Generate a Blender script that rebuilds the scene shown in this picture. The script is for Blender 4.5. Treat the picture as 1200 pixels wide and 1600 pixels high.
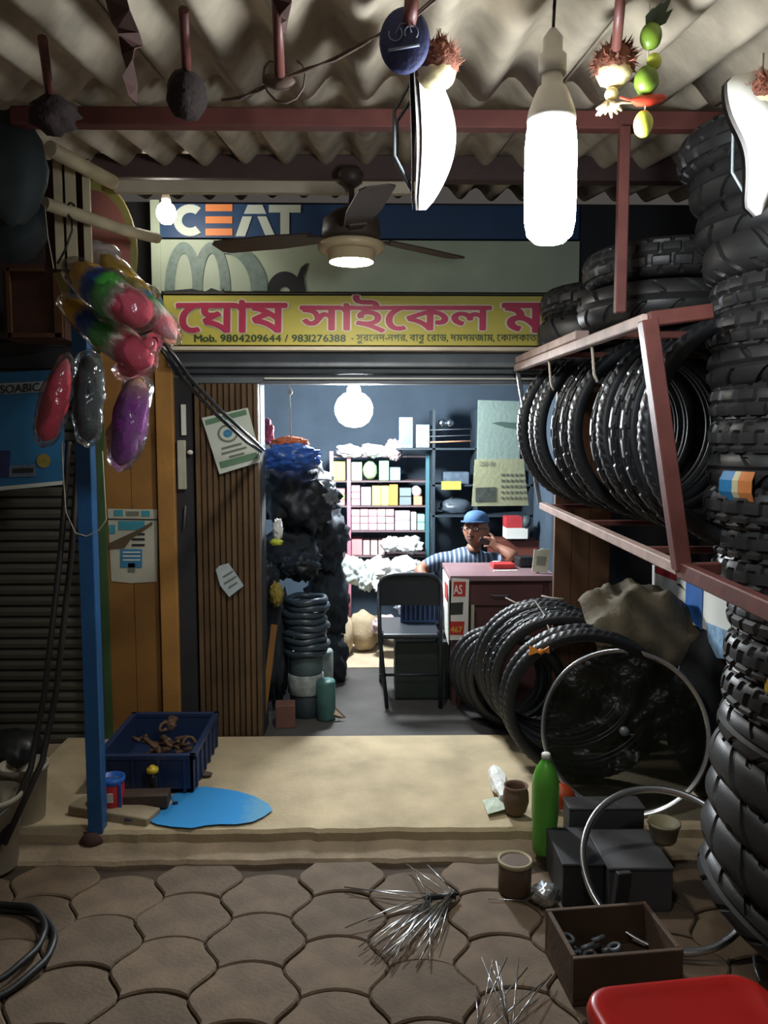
import bpy, bmesh, math, random
from mathutils import Vector, Matrix, Euler, noise
random.seed(7)
scene = bpy.context.scene
for o in list(bpy.data.objects): bpy.data.objects.remove(o)
COL = scene.collection
PI = math.pi

# ------------------------------------------------------------------ camera
F = 1230.0
CAM_Z = 1.5
PITCH, YAW = math.radians(5.0), math.radians(1.07)
cd = bpy.data.cameras.new('camera'); cam = bpy.data.objects.new('camera', cd); COL.objects.link(cam)
cam.location = (0, 0, CAM_Z)
cam.rotation_euler = (math.radians(90) - PITCH, 0, -YAW)
cd.sensor_fit = 'HORIZONTAL'; cd.sensor_width = 36.0; cd.lens = F * 36.0 / 1200.0
cd.clip_start = 0.02; cd.clip_end = 60
scene.camera = cam
CAMR = cam.rotation_euler.to_matrix()

# ------------------------------------------------------------------ world (night street, faint warm ambient)
w = bpy.data.worlds.new('world'); scene.world = w; w.use_nodes = True
bg = w.node_tree.nodes['Background']; bg.inputs[0].default_value = (1.0, 0.90, 0.82, 1); bg.inputs[1].default_value = 0.055
# ------------------------------------------------------------------ light strengths of the lamps that the place has
E_FRONT, E_ROOM, E_FAN, E_SMALL = 95.0, 380.0, 195.0, 55.0
scene.cycles.transparent_max_bounces = 32
vs = scene.view_settings
vs.view_transform = 'Standard'; vs.look = 'None'; vs.exposure = 0.25; vs.gamma = 1.0; vs.use_curve_mapping = False

# ------------------------------------------------------------------ helpers
def ray(px, py):
    return CAMR @ Vector(((px - 600) / F, -(py - 800) / F, -1.0))
def at(px, py, Y):
    d = ray(px, py); return Vector((0, 0, CAM_Z)) + d * (Y / d.y)
def g(px, py, z=0.0):
    d = ray(px, py); return Vector((0, 0, CAM_Z)) + d * ((z - CAM_Z) / d.z)

def lin(h):
    h = h.lstrip('#'); r = []
    for i in (0, 2, 4):
        c = int(h[i:i+2], 16) / 255.0
        r.append(c / 12.92 if c <= 0.04045 else ((c + 0.055) / 1.055) ** 2.4)
    return r
MATS = {}
def mat(name, h, rough=0.6, metal=0.0, var=0.22, scale=6.0, bump=0.15, bscale=40.0, spec=0.5, rnd=0.0):
    if name in MATS: return MATS[name]
    m = bpy.data.materials.new(name); m.use_nodes = True; nt = m.node_tree; N = nt.nodes; L = nt.links
    p = N['Principled BSDF']; c = lin(h)
    p.inputs['Roughness'].default_value = rough; p.inputs['Metallic'].default_value = metal
    p.inputs['Specular IOR Level'].default_value = spec
    tc = N.new('ShaderNodeTexCoord')
    nz = N.new('ShaderNodeTexNoise'); nz.inputs['Scale'].default_value = scale; nz.inputs['Detail'].default_value = 5
    L.new(tc.outputs['Object'], nz.inputs['Vector'])
    rp = N.new('ShaderNodeValToRGB')
    rp.color_ramp.elements[0].position = 0.3; rp.color_ramp.elements[1].position = 0.72
    rp.color_ramp.elements[0].color = [x * (1 - var) for x in c] + [1]
    rp.color_ramp.elements[1].color = [min(1, x * (1 + var)) for x in c] + [1]
    L.new(nz.outputs['Fac'], rp.inputs['Fac'])
    out = rp.outputs['Color']
    if rnd > 0:
        oi = N.new('ShaderNodeObjectInfo'); mr = N.new('ShaderNodeMapRange')
        mr.inputs['To Min'].default_value = 1 - rnd; mr.inputs['To Max'].default_value = 1 + rnd
        L.new(oi.outputs['Random'], mr.inputs['Value'])
        hs = N.new('ShaderNodeHueSaturation'); L.new(mr.outputs['Result'], hs.inputs['Value']); L.new(out, hs.inputs['Color']); out = hs.outputs['Color']
    L.new(out, p.inputs['Base Color'])
    if bump > 0:
        n2 = N.new('ShaderNodeTexNoise'); n2.inputs['Scale'].default_value = bscale; n2.inputs['Detail'].default_value = 4
        L.new(tc.outputs['Object'], n2.inputs['Vector'])
        b = N.new('ShaderNodeBump'); b.inputs['Strength'].default_value = bump; b.inputs['Distance'].default_value = 0.01
        L.new(n2.outputs['Fac'], b.inputs['Height']); L.new(b.outputs['Normal'], p.inputs['Normal'])
    MATS[name] = m; return m
def glow(name, col, strength):
    if name in MATS: return MATS[name]
    m = bpy.data.materials.new(name); m.use_nodes = True; N = m.node_tree.nodes; p = N['Principled BSDF']
    p.inputs['Base Color'].default_value = (0.9, 0.9, 0.9, 1)
    p.inputs['Emission Color'].default_value = (*col, 1); p.inputs['Emission Strength'].default_value = strength
    MATS[name] = m; return m
def clear(name, tint='#ffffff', fac=0.12, rough=0.12, body=0.04, fk=0.5, bs=0.5):
    """thin clear plastic: mostly see-through, with gloss"""
    if name in MATS: return MATS[name]
    m = bpy.data.materials.new(name); m.use_nodes = True; nt = m.node_tree; N = nt.nodes; L = nt.links
    N.remove(N['Principled BSDF']); out = N['Material Output']
    tr = N.new('ShaderNodeBsdfTransparent'); gl = N.new('ShaderNodeBsdfGlossy'); gl.inputs['Roughness'].default_value = rough
    df = N.new('ShaderNodeBsdfDiffuse'); df.inputs['Color'].default_value = (*lin(tint), 1)
    mx = N.new('ShaderNodeMixShader'); mx2 = N.new('ShaderNodeMixShader')
    fr = N.new('ShaderNodeFresnel'); fr.inputs['IOR'].default_value = 1.45
    ad = N.new('ShaderNodeMath'); ad.operation = 'MULTIPLY_ADD'; ad.inputs[1].default_value = fk; ad.inputs[2].default_value = fac; L.new(fr.outputs[0], ad.inputs[0])
    tc = N.new('ShaderNodeTexCoord'); nz = N.new('ShaderNodeTexNoise'); nz.inputs['Scale'].default_value = 22; L.new(tc.outputs['Object'], nz.inputs['Vector'])
    b = N.new('ShaderNodeBump'); b.inputs['Strength'].default_value = bs; b.inputs['Distance'].default_value = 0.02
    L.new(nz.outputs['Fac'], b.inputs['Height']); L.new(b.outputs['Normal'], gl.inputs['Normal'])
    mx.inputs[0].default_value = body; L.new(tr.outputs[0], mx.inputs[1]); L.new(df.outputs[0], mx.inputs[2])
    L.new(ad.outputs[0], mx2.inputs[0]); L.new(mx.outputs[0], mx2.inputs[1]); L.new(gl.outputs[0], mx2.inputs[2])
    L.new(mx2.outputs[0], out.inputs['Surface'])
    MATS[name] = m; return m
def bands(name, stops, rough=0.85, axis=2):
    """cloth coloured in bands along one axis of its own box"""
    if name in MATS: return MATS[name]
    m = bpy.data.materials.new(name); m.use_nodes = True; nt = m.node_tree; N = nt.nodes; L = nt.links; p = N['Principled BSDF']
    p.inputs['Roughness'].default_value = rough
    tc = N.new('ShaderNodeTexCoord'); sx = N.new('ShaderNodeSeparateXYZ'); L.new(tc.outputs['Generated'], sx.inputs[0])
    nz = N.new('ShaderNodeTexNoise'); nz.inputs['Scale'].default_value = 5; L.new(tc.outputs['Generated'], nz.inputs['Vector'])
    ma = N.new('ShaderNodeMath'); ma.operation = 'MULTIPLY_ADD'; ma.inputs[1].default_value = 0.14; L.new(nz.outputs['Fac'], ma.inputs[0])
    mb = N.new('ShaderNodeMath'); mb.operation = 'ADD'; mb.inputs[1].default_value = -0.07
    L.new(sx.outputs[axis], mb.inputs[0]); L.new(mb.outputs[0], ma.inputs[2])
    rp = N.new('ShaderNodeValToRGB'); el = rp.color_ramp.elements
    el[0].position = stops[0][0]; el[0].color = (*lin(stops[0][1]), 1); el[1].position = stops[-1][0]; el[1].color = (*lin(stops[-1][1]), 1)
    for q, h in stops[1:-1]:
        e = el.new(q); e.color = (*lin(h), 1)
    L.new(ma.outputs[0], rp.inputs['Fac']); L.new(rp.outputs['Color'], p.inputs['Base Color'])
    n2 = N.new('ShaderNodeTexNoise'); n2.inputs['Scale'].default_value = 120; L.new(tc.outputs['Object'], n2.inputs['Vector'])
    b = N.new('ShaderNodeBump'); b.inputs['Strength'].default_value = 0.6; b.inputs['Distance'].default_value = 0.006
    L.new(n2.outputs['Fac'], b.inputs['Height']); L.new(b.outputs['Normal'], p.inputs['Normal'])
    MATS[name] = m; return m

ORG = {}
class MB:
    def __init__(s): s.v = []; s.f = []; s.sm = []
    def add(s, vs_, fs, smooth=False):
        b = len(s.v); s.v += [Vector(v) for v in vs_]
        for f in fs: s.f.append([i + b for i in f]); s.sm.append(smooth)
        return s
    def box(s, c, size, rot=None, bevel=0.0, smooth=False):
        bm = bmesh.new(); bmesh.ops.create_cube(bm, size=1.0)
        for v in bm.verts: v.co = Vector((v.co.x * size[0], v.co.y * size[1], v.co.z * size[2]))
        if bevel > 0: bmesh.ops.bevel(bm, geom=bm.edges[:], offset=bevel, segments=1 if bevel < .004 else 2, affect='EDGES', profile=0.5)
        R = (rot if isinstance(rot, Matrix) else Euler(rot).to_matrix()) if rot is not None else Matrix.Identity(3)
        bm.verts.index_update()
        s.add([R @ v.co + Vector(c) for v in bm.verts], [[v.index for v in f.verts] for f in bm.faces], smooth); bm.free(); return s
    def span(s, a, b, bevel=0.0):
        a, b = Vector(a), Vector(b)
        return s.box((a + b) / 2, [abs(b[i] - a[i]) for i in range(3)], bevel=bevel)
    def tube(s, pts, r, n=8, closed=False, smooth=True, caps=True, flat=1.0):
        pts = [Vector(p) for p in pts]; m = len(pts); rr = r if isinstance(r, (list, tuple)) else [r] * m
        vs_, fs = [], []; up = None
        for i, p in enumerate(pts):
            if closed: t = pts[(i + 1) % m] - pts[i - 1]
            else: t = pts[min(i + 1, m - 1)] - pts[max(i - 1, 0)]
            t = t.normalized() if t.length > 1e-9 else Vector((0, 0, 1))
            if up is None:
                up = Vector((0, 0, 1)) if abs(t.z) < .9 else Vector((1, 0, 0))
            x = t.cross(up).normalized(); y = x.cross(t).normalized(); up = y
            for k in range(n):
                a = 2 * PI * k / n; vs_.append(p + x * math.cos(a) * rr[i] + y * math.sin(a) * rr[i] * flat)
        for i in range(m if closed else m - 1):
            j = (i + 1) % m
            for k in range(n):
                l = (k + 1) % n; fs.append([i * n + k, i * n + l, j * n + l, j * n + k])
        s.add(vs_, fs, smooth)
        if caps and not closed:
            b = len(s.v) - len(vs_)
            s.f.append([b + k for k in range(n)][::-1]); s.sm.append(False)
            s.f.append([b + (m - 1) * n + k for k in range(n)]); s.sm.append(False)
        return s
    def lathe(s, prof, n=24, M=None, smooth=True, cap=True, closed=False):
        M = M or Matrix.Identity(4); m = len(prof); vs_, fs = [], []
        for r, z in prof:
            for k in range(n):
                a = 2 * PI * k / n; vs_.append(M @ Vector((r * math.cos(a), r * math.sin(a), z)))
        for i in range(m if closed else m - 1):
            j = (i + 1) % m
            for k in range(n):
                l = (k + 1) % n; fs.append([i * n + k, i * n + l, j * n + l, j * n + k])
        s.add(vs_, fs, smooth)
        if cap and not closed:
            b = len(s.v) - len(vs_)
            if prof[0][0] > 1e-5: s.f.append([b + k for k in range(n)][::-1]); s.sm.append(False)
            if prof[-1][0] > 1e-5: s.f.append([b + (m - 1) * n + k for k in range(n)]); s.sm.append(False)
        return s
    def prism(s, pts, h, M=None, smooth=False):
        """outline in local XY, from z=0 to z=h"""
        M = M or Matrix.Identity(4); n = len(pts)
        vs_ = [M @ Vector((p[0], p[1], 0)) for p in pts] + [M @ Vector((p[0], p[1], h)) for p in pts]
        fs = [list(range(n))[::-1], list(range(n, 2 * n))] + [[i, (i + 1) % n, n + (i + 1) % n, n + i] for i in range(n)]
        return s.add(vs_, fs, smooth)
    def poly(s, pts3, th=0.004, nrm=None):
        """flat sheet from world corner points with real thickness"""
        P = [Vector(p) for p in pts3]; n = len(P)
        nr = Vector(nrm) if nrm else (P[1] - P[0]).cross(P[2] - P[0]).normalized()
        vs_ = P + [p + nr * th for p in P]
        fs = [list(range(n))[::-1], list(range(n, 2 * n))] + [[i, (i + 1) % n, n + (i + 1) % n, n + i] for i in range(n)]
        return s.add(vs_, fs)
    def blob(s, c, r, n=3, amp=0.15, freq=3.0, seed=0, R=None, amp2=0.0):
        bm = bmesh.new(); bmesh.ops.create_icosphere(bm, subdivisions=n, radius=1.0)
        o = Vector((seed * 7.1, seed * 3.3, seed * 1.7)); R = R or Matrix.Identity(3)
        for v in bm.verts:
            d = v.co.normalized(); k = 1 + amp * noise.noise(d * freq + o)
            if amp2: k += amp2 * abs(noise.noise(d * freq * 2.7 + o * 2))
            v.co = R @ Vector((d.x * r[0] * k, d.y * r[1] * k, d.z * r[2] * k)) + Vector(c)
        bm.verts.index_update()
        s.add([v.co.copy() for v in bm.verts], [[v.index for v in f.verts] for f in bm.faces], True); bm.free(); return s
    def build(s, name, m, parent=None, org=None, local=False, label=None):
        if parent is not None: o_ = ORG.get(parent.name, Vector((0, 0, 0))); loc = Vector((0, 0, 0))
        else:
            if org is None:
                lo = [min(v[i] for v in s.v) for i in range(3)]; hi = [max(v[i] for v in s.v) for i in range(3)]
                org = Vector(((lo[0] + hi[0]) / 2, (lo[1] + hi[1]) / 2, lo[2]))
            o_ = Vector(org); loc = o_
        if local: o_ = Vector((0, 0, 0))
        me = bpy.data.meshes.new(name)
        me.from_pydata([v - o_ for v in s.v], [], s.f); me.polygons.foreach_set('use_smooth', s.sm)
        bm = bmesh.new(); bm.from_mesh(me); bmesh.ops.recalc_face_normals(bm, faces=bm.faces); bm.to_mesh(me); bm.free()
        me.update()
        ob = bpy.data.objects.new(name, me); COL.objects.link(ob)
        for mm in (m if isinstance(m, (list, tuple)) else [m]): me.materials.append(mm)
        ob.location = loc; ORG[ob.name] = o_ if parent is not None else loc.copy()
        if parent is not None: ob.parent = parent
        if label: ob['label'] = label
        return ob
def tag(o, label=None, cat=None, group=None, kind=None):
    if label: o['label'] = label
    if cat: o['category'] = cat
    if group: o['group'] = group
    if kind: o['kind'] = kind
    return o
def thing(name, label, cat, loc=(0, 0, 0), rot=None, group=None, kind=None):
    o = bpy.data.objects.new(name, None); COL.objects.link(o); o.location = loc; o.empty_display_size = 0.05
    if rot is not None: o.rotation_euler = rot
    ORG[o.name] = Vector(loc); return tag(o, label, cat, group, kind)
def dup(root, loc, rot=None, label=None, group=None):
    r = root.copy(); COL.objects.link(r); r.location = loc
    if rot is not None: r.rotation_euler = rot
    if label: r['label'] = label
    if group: r['group'] = group
    for ch in list(root.children):
        c = ch.copy(); COL.objects.link(c); c.parent = r
        for q in list(ch.children):
            d = q.copy(); COL.objects.link(d); d.parent = c
    return r
def rect(px0, py0, px1, py1, Y, th, mb=None, bevel=0.0):
    """upright board given by its corners in the photo and its distance; its face is at Y"""
    pm = (py0 + py1) / 2; mb = mb or MB()
    return mb.span((at(px0, pm, Y).x, Y, at(px0, py0, Y).z), (at(px1, pm, Y).x, Y + th, at(px1, py1, Y).z), bevel)
def text_mesh(body, offset=0.0, bold=False):
    cu = bpy.data.curves.new('t', 'FONT'); cu.body = body; cu.size = 1.0; cu.offset = offset; cu.resolution_u = 3
    ob = bpy.data.objects.new('t', cu); COL.objects.link(ob); bpy.context.view_layer.update()
    dg = bpy.context.evaluated_depsgraph_get(); me = bpy.data.meshes.new_from_object(ob.evaluated_get(dg))
    vs_ = [v.co.copy() for v in me.vertices]; fs = [list(p.vertices) for p in me.polygons]
    bpy.data.objects.remove(ob); bpy.data.curves.remove(cu); bpy.data.meshes.remove(me); return vs_, fs
GLY = {}
def glyph_contours(ch):
    """outlines of one letter as point loops"""
    if ch in GLY: return GLY[ch]
    cu = bpy.data.curves.new('t', 'FONT'); cu.body = ch; cu.size = 1.0
    ob = bpy.data.objects.new('t', cu); COL.objects.link(ob); bpy.context.view_layer.update()
    dg = bpy.context.evaluated_depsgraph_get(); cv = ob.to_curve(dg); loops = []
    for sp in cv.splines:
        P = []; bp = sp.bezier_points; n = len(bp)
        for i in range(n):
            a, b = bp[i], bp[(i + 1) % n]
            for k in range(4):
                u = k / 4; w_ = 1 - u; P.append((a.co * w_**3 + a.handle_right * 3 * w_*w_*u + b.handle_left * 3 * w_*u*u + b.co * u**3).to_2d())
        if len(P) > 2: loops.append(P)
    ob.to_curve_clear(); bpy.data.objects.remove(ob); bpy.data.curves.remove(cu)
    GLY[ch] = loops; return loops
def glyph_spans(loops, y):
    """filled intervals of a letter at height y (non-zero winding)"""
    xs = []
    for P in loops:
        for i in range(len(P)):
            a, b = P[i - 1], P[i]
            if (a.y <= y) != (b.y <= y): xs.append((a.x + (b.x - a.x) * (y - a.y) / (b.y - a.y), 1 if b.y > a.y else -1))
    xs.sort(); w_ = 0; out = []
    for x, d in xs:
        if w_ == 0: st_ = x
        w_ += d
        if w_ == 0: out.append((st_, x))
    return out
def glyph_row(body, offset=0.0, gap=-0.012, fat=0.0, dy=.011):
    """letters set one after another by their own widths (vowel signs in visual order), fattened by fat"""
    x = 0.0; V_, F_ = [], []
    for gi, ch in enumerate(body):
        if ch == ' ': x += .25; continue
        zl = (gi % 2) * 4e-4
        loops = glyph_contours(ch); P = [p for l in loops for p in l]
        lo = min(p.x for p in P); hi = max(p.x for p in P); y0 = min(p.y for p in P); y1 = max(p.y for p in P)
        xk = x
        if ch == '\u09c1': x -= (hi - lo) + .06
        y = y0 - fat; rows = {}
        while y < y1 + fat:
            yc = y + dy / 2; iv = []
            for k in range(-3, 4) if fat else (0,):
                e = fat * math.sqrt(max(0, 1 - (k / 3) ** 2)); iv += [(a - e, b + e) for a, b in glyph_spans(loops, yc + fat * k / 3)]
            iv.sort(); mg = []
            for a, b in iv:
                if mg and a <= mg[-1][1]: mg[-1][1] = max(mg[-1][1], b)
                else: mg.append([a, b])
            for a, b in mg:
                n = len(V_); V_ += [Vector((a - lo + x, y, zl)), Vector((b - lo + x, y, zl)), Vector((b - lo + x, y + dy, zl)), Vector((a - lo + x, y + dy, zl))]; F_.append([n, n + 1, n + 2, n + 3])
            y += dy
        x = xk if ch == '\u09c1' else x + hi - lo + gap
    return V_, F_
def lettering_row(name, body, quad, m, parent, offset=0.0, lift=0.002, gap=-.012, y_range=None):
    vs_, fs = glyph_row(body, 0.0, gap, offset); r_ = glyph_row(body, 0.0, gap)[0]
    x0 = min(v.x for v in r_); x1 = max(v.x for v in r_); y0, y1 = y_range or (min(v.y for v in r_), max(v.y for v in r_))
    A, B, C = [Vector(q) for q in quad]; n = (B - A).cross(C - A).normalized()
    mb = MB(); mb.add([A + (B - A) * ((v.x - x0) / (x1 - x0)) + (C - A) * ((v.y - y0) / (y1 - y0)) + n * (lift + v.z) for v in vs_], fs)
    return mb.build(name, m, parent)
def lettering(name, body, quad, m, parent, offset=0.0, lift=0.002, ref=None):
    """flat print fitted to a parallelogram quad = (lower left, lower right, upper left) in world space; the print lies lift in front of it"""
    vs_, fs = text_mesh(body, offset); r_ = text_mesh(body, 0.0)[0] if ref is None else ref
    x0 = min(v.x for v in r_); x1 = max(v.x for v in r_); y0 = min(v.y for v in r_); y1 = max(v.y for v in r_)
    A, B, C = [Vector(q) for q in quad]; n = (B - A).cross(C - A).normalized()
    mb = MB(); mb.add([A + (B - A) * ((v.x - x0) / (x1 - x0)) + (C - A) * ((v.y - y0) / (y1 - y0)) + n * lift for v in vs_], fs)
    return mb.build(name, m, parent)
def axes(center, normal, spin=0.0):
    """matrix that takes local Z to normal"""
    q = Vector(normal).normalized().to_track_quat('Z', 'Y').to_matrix().to_4x4()
    return Matrix.Translation(Vector(center)) @ q @ Matrix.Rotation(spin, 4, 'Z')
ORD = ['first', 'second', 'third', 'fourth', 'fifth', 'sixth', 'seventh', 'eighth', 'ninth', 'tenth', 'eleventh', 'twelfth', 'thirteenth', 'fourteenth']
# ================================================================== THE SETTING
M_conc = mat('concrete', '#b9a888', .9, var=.22, scale=5, bump=.4, bscale=60)
M_kerb = mat('kerb_concrete', '#94836c', .92, var=.3, scale=7, bump=.5, bscale=45)
M_pave = mat('paver_clay', '#6a5947', .82, var=.3, scale=9, bump=.3, bscale=80, rnd=.16)
M_joint = mat('joint_dirt', '#463a2e', .95, var=.3)
M_floor = mat('inner_floor', '#4a4744', .75, var=.25, scale=5)
M_tan = mat('lamplit_floor', '#b9a88d', .85, var=.15)
M_asb = mat('asbestos', '#aea28e', .92, var=.42, scale=6, bump=.3, bscale=25)
M_red = mat('red_oxide_steel', '#6a3c36', .5, var=.25, scale=12, bump=.1)
M_dkbeam = mat('dark_beam', '#54413f', .6, var=.2)
M_pale = mat('pale_batten', '#c9bda6', .6, var=.15)
M_wood = mat('ochre_wood', '#8e6431', .6, var=.3, scale=3, bump=.1)
M_woodl = mat('ochre_trim', '#a87a3e', .55, var=.2, scale=4)
M_green = mat('green_trim', '#3d5a35', .6, var=.2)
M_dark = mat('dark_wall', '#2b2b2e', .8, var=.3, scale=4)
M_bluewall = mat('blue_grey_wall', '#3b4a58', .8, var=.25, scale=3)
M_steel = mat('grey_steel', '#6d7377', .45, metal=.3, var=.2)
M_shut = mat('shutter_steel', '#4f4d44', .5, metal=.2, var=.25, scale=5)
M_white = mat('white_paper', '#dcdcd4', .7, var=.06, bump=.05)
M_black = mat('black_plastic', '#17181a', .4, var=.2, bump=.05)
M_string = mat('cream_string', '#cfc4ad', .8, var=.1, bump=0)

# pavement with one object per paver
fl = thing('floor', None, None, (0, 1.8, 0), kind='structure'); tag(fl, 'brown interlocking paver pavement in front of the shop', None)
MB().span((-2.7, .5, -.09), (2.3, 2.86, -.013)).build('paving_bed', M_joint, fl)
PS, PL, PA = .247, .238, .03
def paver_mesh():
    out = []
    n = 9
    for i in range(n):   v = i / n; out.append((PS/2 - PA * math.cos(2*PI*v) - .0, (v - .5) * PL))
    hw = PS/2 - PA
    for i in range(6):   u = i / 6; x = hw * (1 - 2*u); out.append((x, PL/2 + .028 * (1 - (x / hw) ** 2)))
    for i in range(n):   v = 1 - i / n; out.append((-(PS/2 - PA * math.cos(2*PI*v)), (v - .5) * PL))
    for i in range(6):   u = i / 6; x = -hw * (1 - 2*u); out.append((x, -PL/2 + .028 * (1 - (x / hw) ** 2)))
    def ins(d):
        r = []; m = len(out)
        for i in range(m):
            a = Vector(out[i-1]); b = Vector(out[(i+1) % m]); t = (b - a).normalized(); nn = Vector((-t.y, t.x)); r.append(Vector(out[i]) + nn * d)
        return r
    mb = MB(); m = len(out); r0 = ins(.0032); r1 = ins(.0085)
    vs_ = [(p[0], p[1], -.03) for p in r0] + [(p[0], p[1], -.005) for p in r0] + [(p[0], p[1], 0) for p in r1]
    fs = [[k*m+i, k*m+(i+1) % m, (k+1)*m+(i+1) % m, (k+1)*m+i] for k in range(2) for i in range(m)] + [[2*m+i for i in range(m)]]
    return mb.add(vs_, fs)
pv0 = None
x0 = g(697, 1450).x; 
for k in range(-10, 7):
    for j in range(-2, 9):
        x = x0 + k * PS + .16; y = .955 + j * PL + (PL / 2 if k % 2 else 0)
        if y > 2.63 or y < .7: continue
        if pv0 is None:
            pv0 = paver_mesh().build('paver', M_pave, fl, local=True); o = pv0
        else:
            o = pv0.copy(); COL.objects.link(o)
        o.location = (x, y - 1.8, random.uniform(-.004, .003)); o.rotation_euler = (random.uniform(-.012, .012), random.uniform(-.012, .012), random.uniform(-.02, .02))

# kerb strip and platform with slightly broken edges
def rough_slab(xa, xb, ya, yb, z0, z1f, z1b, n=40, jit=.012, seed=1, nb=1):
    mb = MB(); vs_ = []; rows = 5
    for i in range(n + 1):
        x = xa + (xb - xa) * i / n; f = ya + jit * noise.noise((x * 6, seed, 0)) + jit * .6 * noise.noise((x * 19, seed, 3))
        vs_ += [(x, f, z0), (x, f + .003, z1f - .012), (x, f + .014, z1f), (x, yb, z1b), (x, yb, z0)]
    fs = []
    for i in range(n):
        for r in range(4): a = i * rows + r; fs.append([a, a + rows, a + rows + 1, a + 1])
        a = i * rows; fs.append([a + 4, a + rows + 4, a + rows, a])
    fs += [[0, 1, 2, 3, 4], [n * rows + q for q in (4, 3, 2, 1, 0)]]
    return mb.add(vs_, fs)
kb = rough_slab(-2.7, 2.3, 2.70, 2.86, -.09, .012, .045, 120, .02, 2).build('kerb', M_kerb); tag(kb, None, None, kind='structure')
sl = rough_slab(-1.45, 1.7, 2.80, 3.70, -.09, .075, .09, 90, .016, 5).build('concrete_platform_floor', M_conc); tag(sl, None, None, kind='structure')
o = MB().span((-2.7, 2.82, -.09), (-1.44, 3.9, .05)).build('neighbour_ground', M_kerb); tag(o, None, None, kind='structure')
o = MB().span((-1.0, 3.69, -.09), (1.25, 6.45, .06)).build('floor_inner', M_floor); tag(o, None, None, kind='structure')
tag(MB().span((-.75, 4.95, .06), (.45, 6.2, .066)).build('floor_lit_patch', M_tan), 'tan patch painted as lamplight on the back of the shop floor', 'floor patch')  # tan layer stands in for lamplight falling on the far floor

# walls
def wall(name, a, b, m): return tag(MB().span(a, b).build(name, m), kind='structure')
wall('wall_back', (-1.05, 6.4, 0), (1.3, 6.5, 2.3), M_bluewall)
wall('wall_left', (-1.05, 3.95, 0), (-.98, 6.4, 2.3), M_bluewall)
wall('wall_right', (1.2, 3.8, 0), (1.28, 6.4, 2.3), M_bluewall)
wall('ceiling', (-1.05, 3.85, 2.08), (1.3, 6.5, 2.14), M_bluewall)
wall('wall_front', (-2.7, 3.80, 0), (-.52, 3.95, 2.62), M_dark)
wall('wall_front_upper', (-.52, 3.80, 1.86), (2.3, 3.84, 2.62), M_dark)
wall('wall_front_side', (1.16, 3.80, 0), (2.3, 3.84, 1.86), M_dark)
wall('wall_side', (1.62, .6, -.05), (1.7, 3.8, 2.62), M_dark)

# roof of corrugated sheets
PIT = .146
def roofz(y): return 2.055 + .153 * y
def sheet_mesh(y0, y1, lift):
    mb = MB(); nx = 7 * 10 + 3; vs_ = []; ny = 8
    for j in range(ny + 1):
        y = y0 + (y1 - y0) * j / ny
        for i in range(nx + 1):
            x = (i - 1.5) * PIT / 10
            vs_.append((x, y, roofz(y) + .03 * math.cos(2*PI*x/PIT) + lift + .004 * noise.noise((x * 2, y * 2, 0))))
    nv = len(vs_); W = nx + 1; vs_ += [(v[0], v[1], v[2] + .007) for v in vs_]; fs = []
    for j in range(ny):
        for i in range(nx):
            a = j * W + i; q = [a, a + 1, a + 1 + W, a + W]; fs += [q[::-1], [k + nv for k in q]]
    bd = [i for i in range(W)] + [j * W + W - 1 for j in range(1, ny + 1)] + [ny * W + i for i in range(W - 2, -1, -1)] + [j * W for j in range(ny - 1, 0, -1)]
    for i in range(len(bd)): a, b = bd[i], bd[(i + 1) % len(bd)]; fs.append([a, b, b + nv, a + nv])
    return mb.add(vs_, fs, True)
rf = thing('roof', 'stained grey corrugated cement sheet awning roof', None, (0, 0, 0), kind='structure')
for (y0, y1, lf, dx) in ((.25, 2.03, 0, 0), (1.90, 3.79, .022, .5)):
    s0 = None
    for k in range(-4, 3):
        if s0 is None: s0 = sheet_mesh(y0, y1, lf).build('roof_sheet', M_asb, rf); o = s0
        else: o = s0.copy(); COL.objects.link(o)
        o.location = (k * 7 * PIT + .5 + dx * PIT * 0, 0, .009 * (k % 2))

# beams under the roof
def beam(name, p0, p1, wdt, hgt, m, label, kind='structure', cat=None):
    p0, p1 = Vector(p0), Vector(p1); d = p1 - p0; L_ = d.length; t = d.normalized()
    x = t; y = Vector((0, 0, 1)).cross(t)
    y = y.normalized() if y.length > 1e-3 else Vector((0, 1, 0)); z = x.cross(y)
    R = Matrix((x, y, z)).transposed()
    o = MB().box((p0 + p1) / 2, (L_, wdt, hgt), R, bevel=.003).build(name, m); tag(o, label, cat, kind=kind); return o
zb = at(600, 188, 2.15).z
beam('beam', (at(20, 186, 2.15).x, 2.15, zb), (1.6, 2.15, zb), .04, .046, M_red, 'red oxide steel purlin under the near roof sheets')
zb2 = at(400, 264, 3.0).z
beam('beam', (-2.3, 3.0, zb2), (1.6, 3.0, zb2), .06, .085, M_dkbeam, 'dark purlin under the far roof sheets')
a = at(178, 291, 2.93); b = at(650, 293, 2.93)
tag(MB().span((a.x, 2.92, a.z - .021), (b.x, 2.955, a.z + .021), .003).build('trim_1', M_pale), 'pale batten under the dark purlin', None, kind='structure')
# upright dividing the bay, hung from the roof beam
pz = at(968, 505, 2.12)
beam('pillar', (pz.x, 2.12, 1.845), (pz.x, 2.12, zb - .024), .026, .028, M_red, 'red steel upright between roof purlin and tyre rack')

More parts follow.
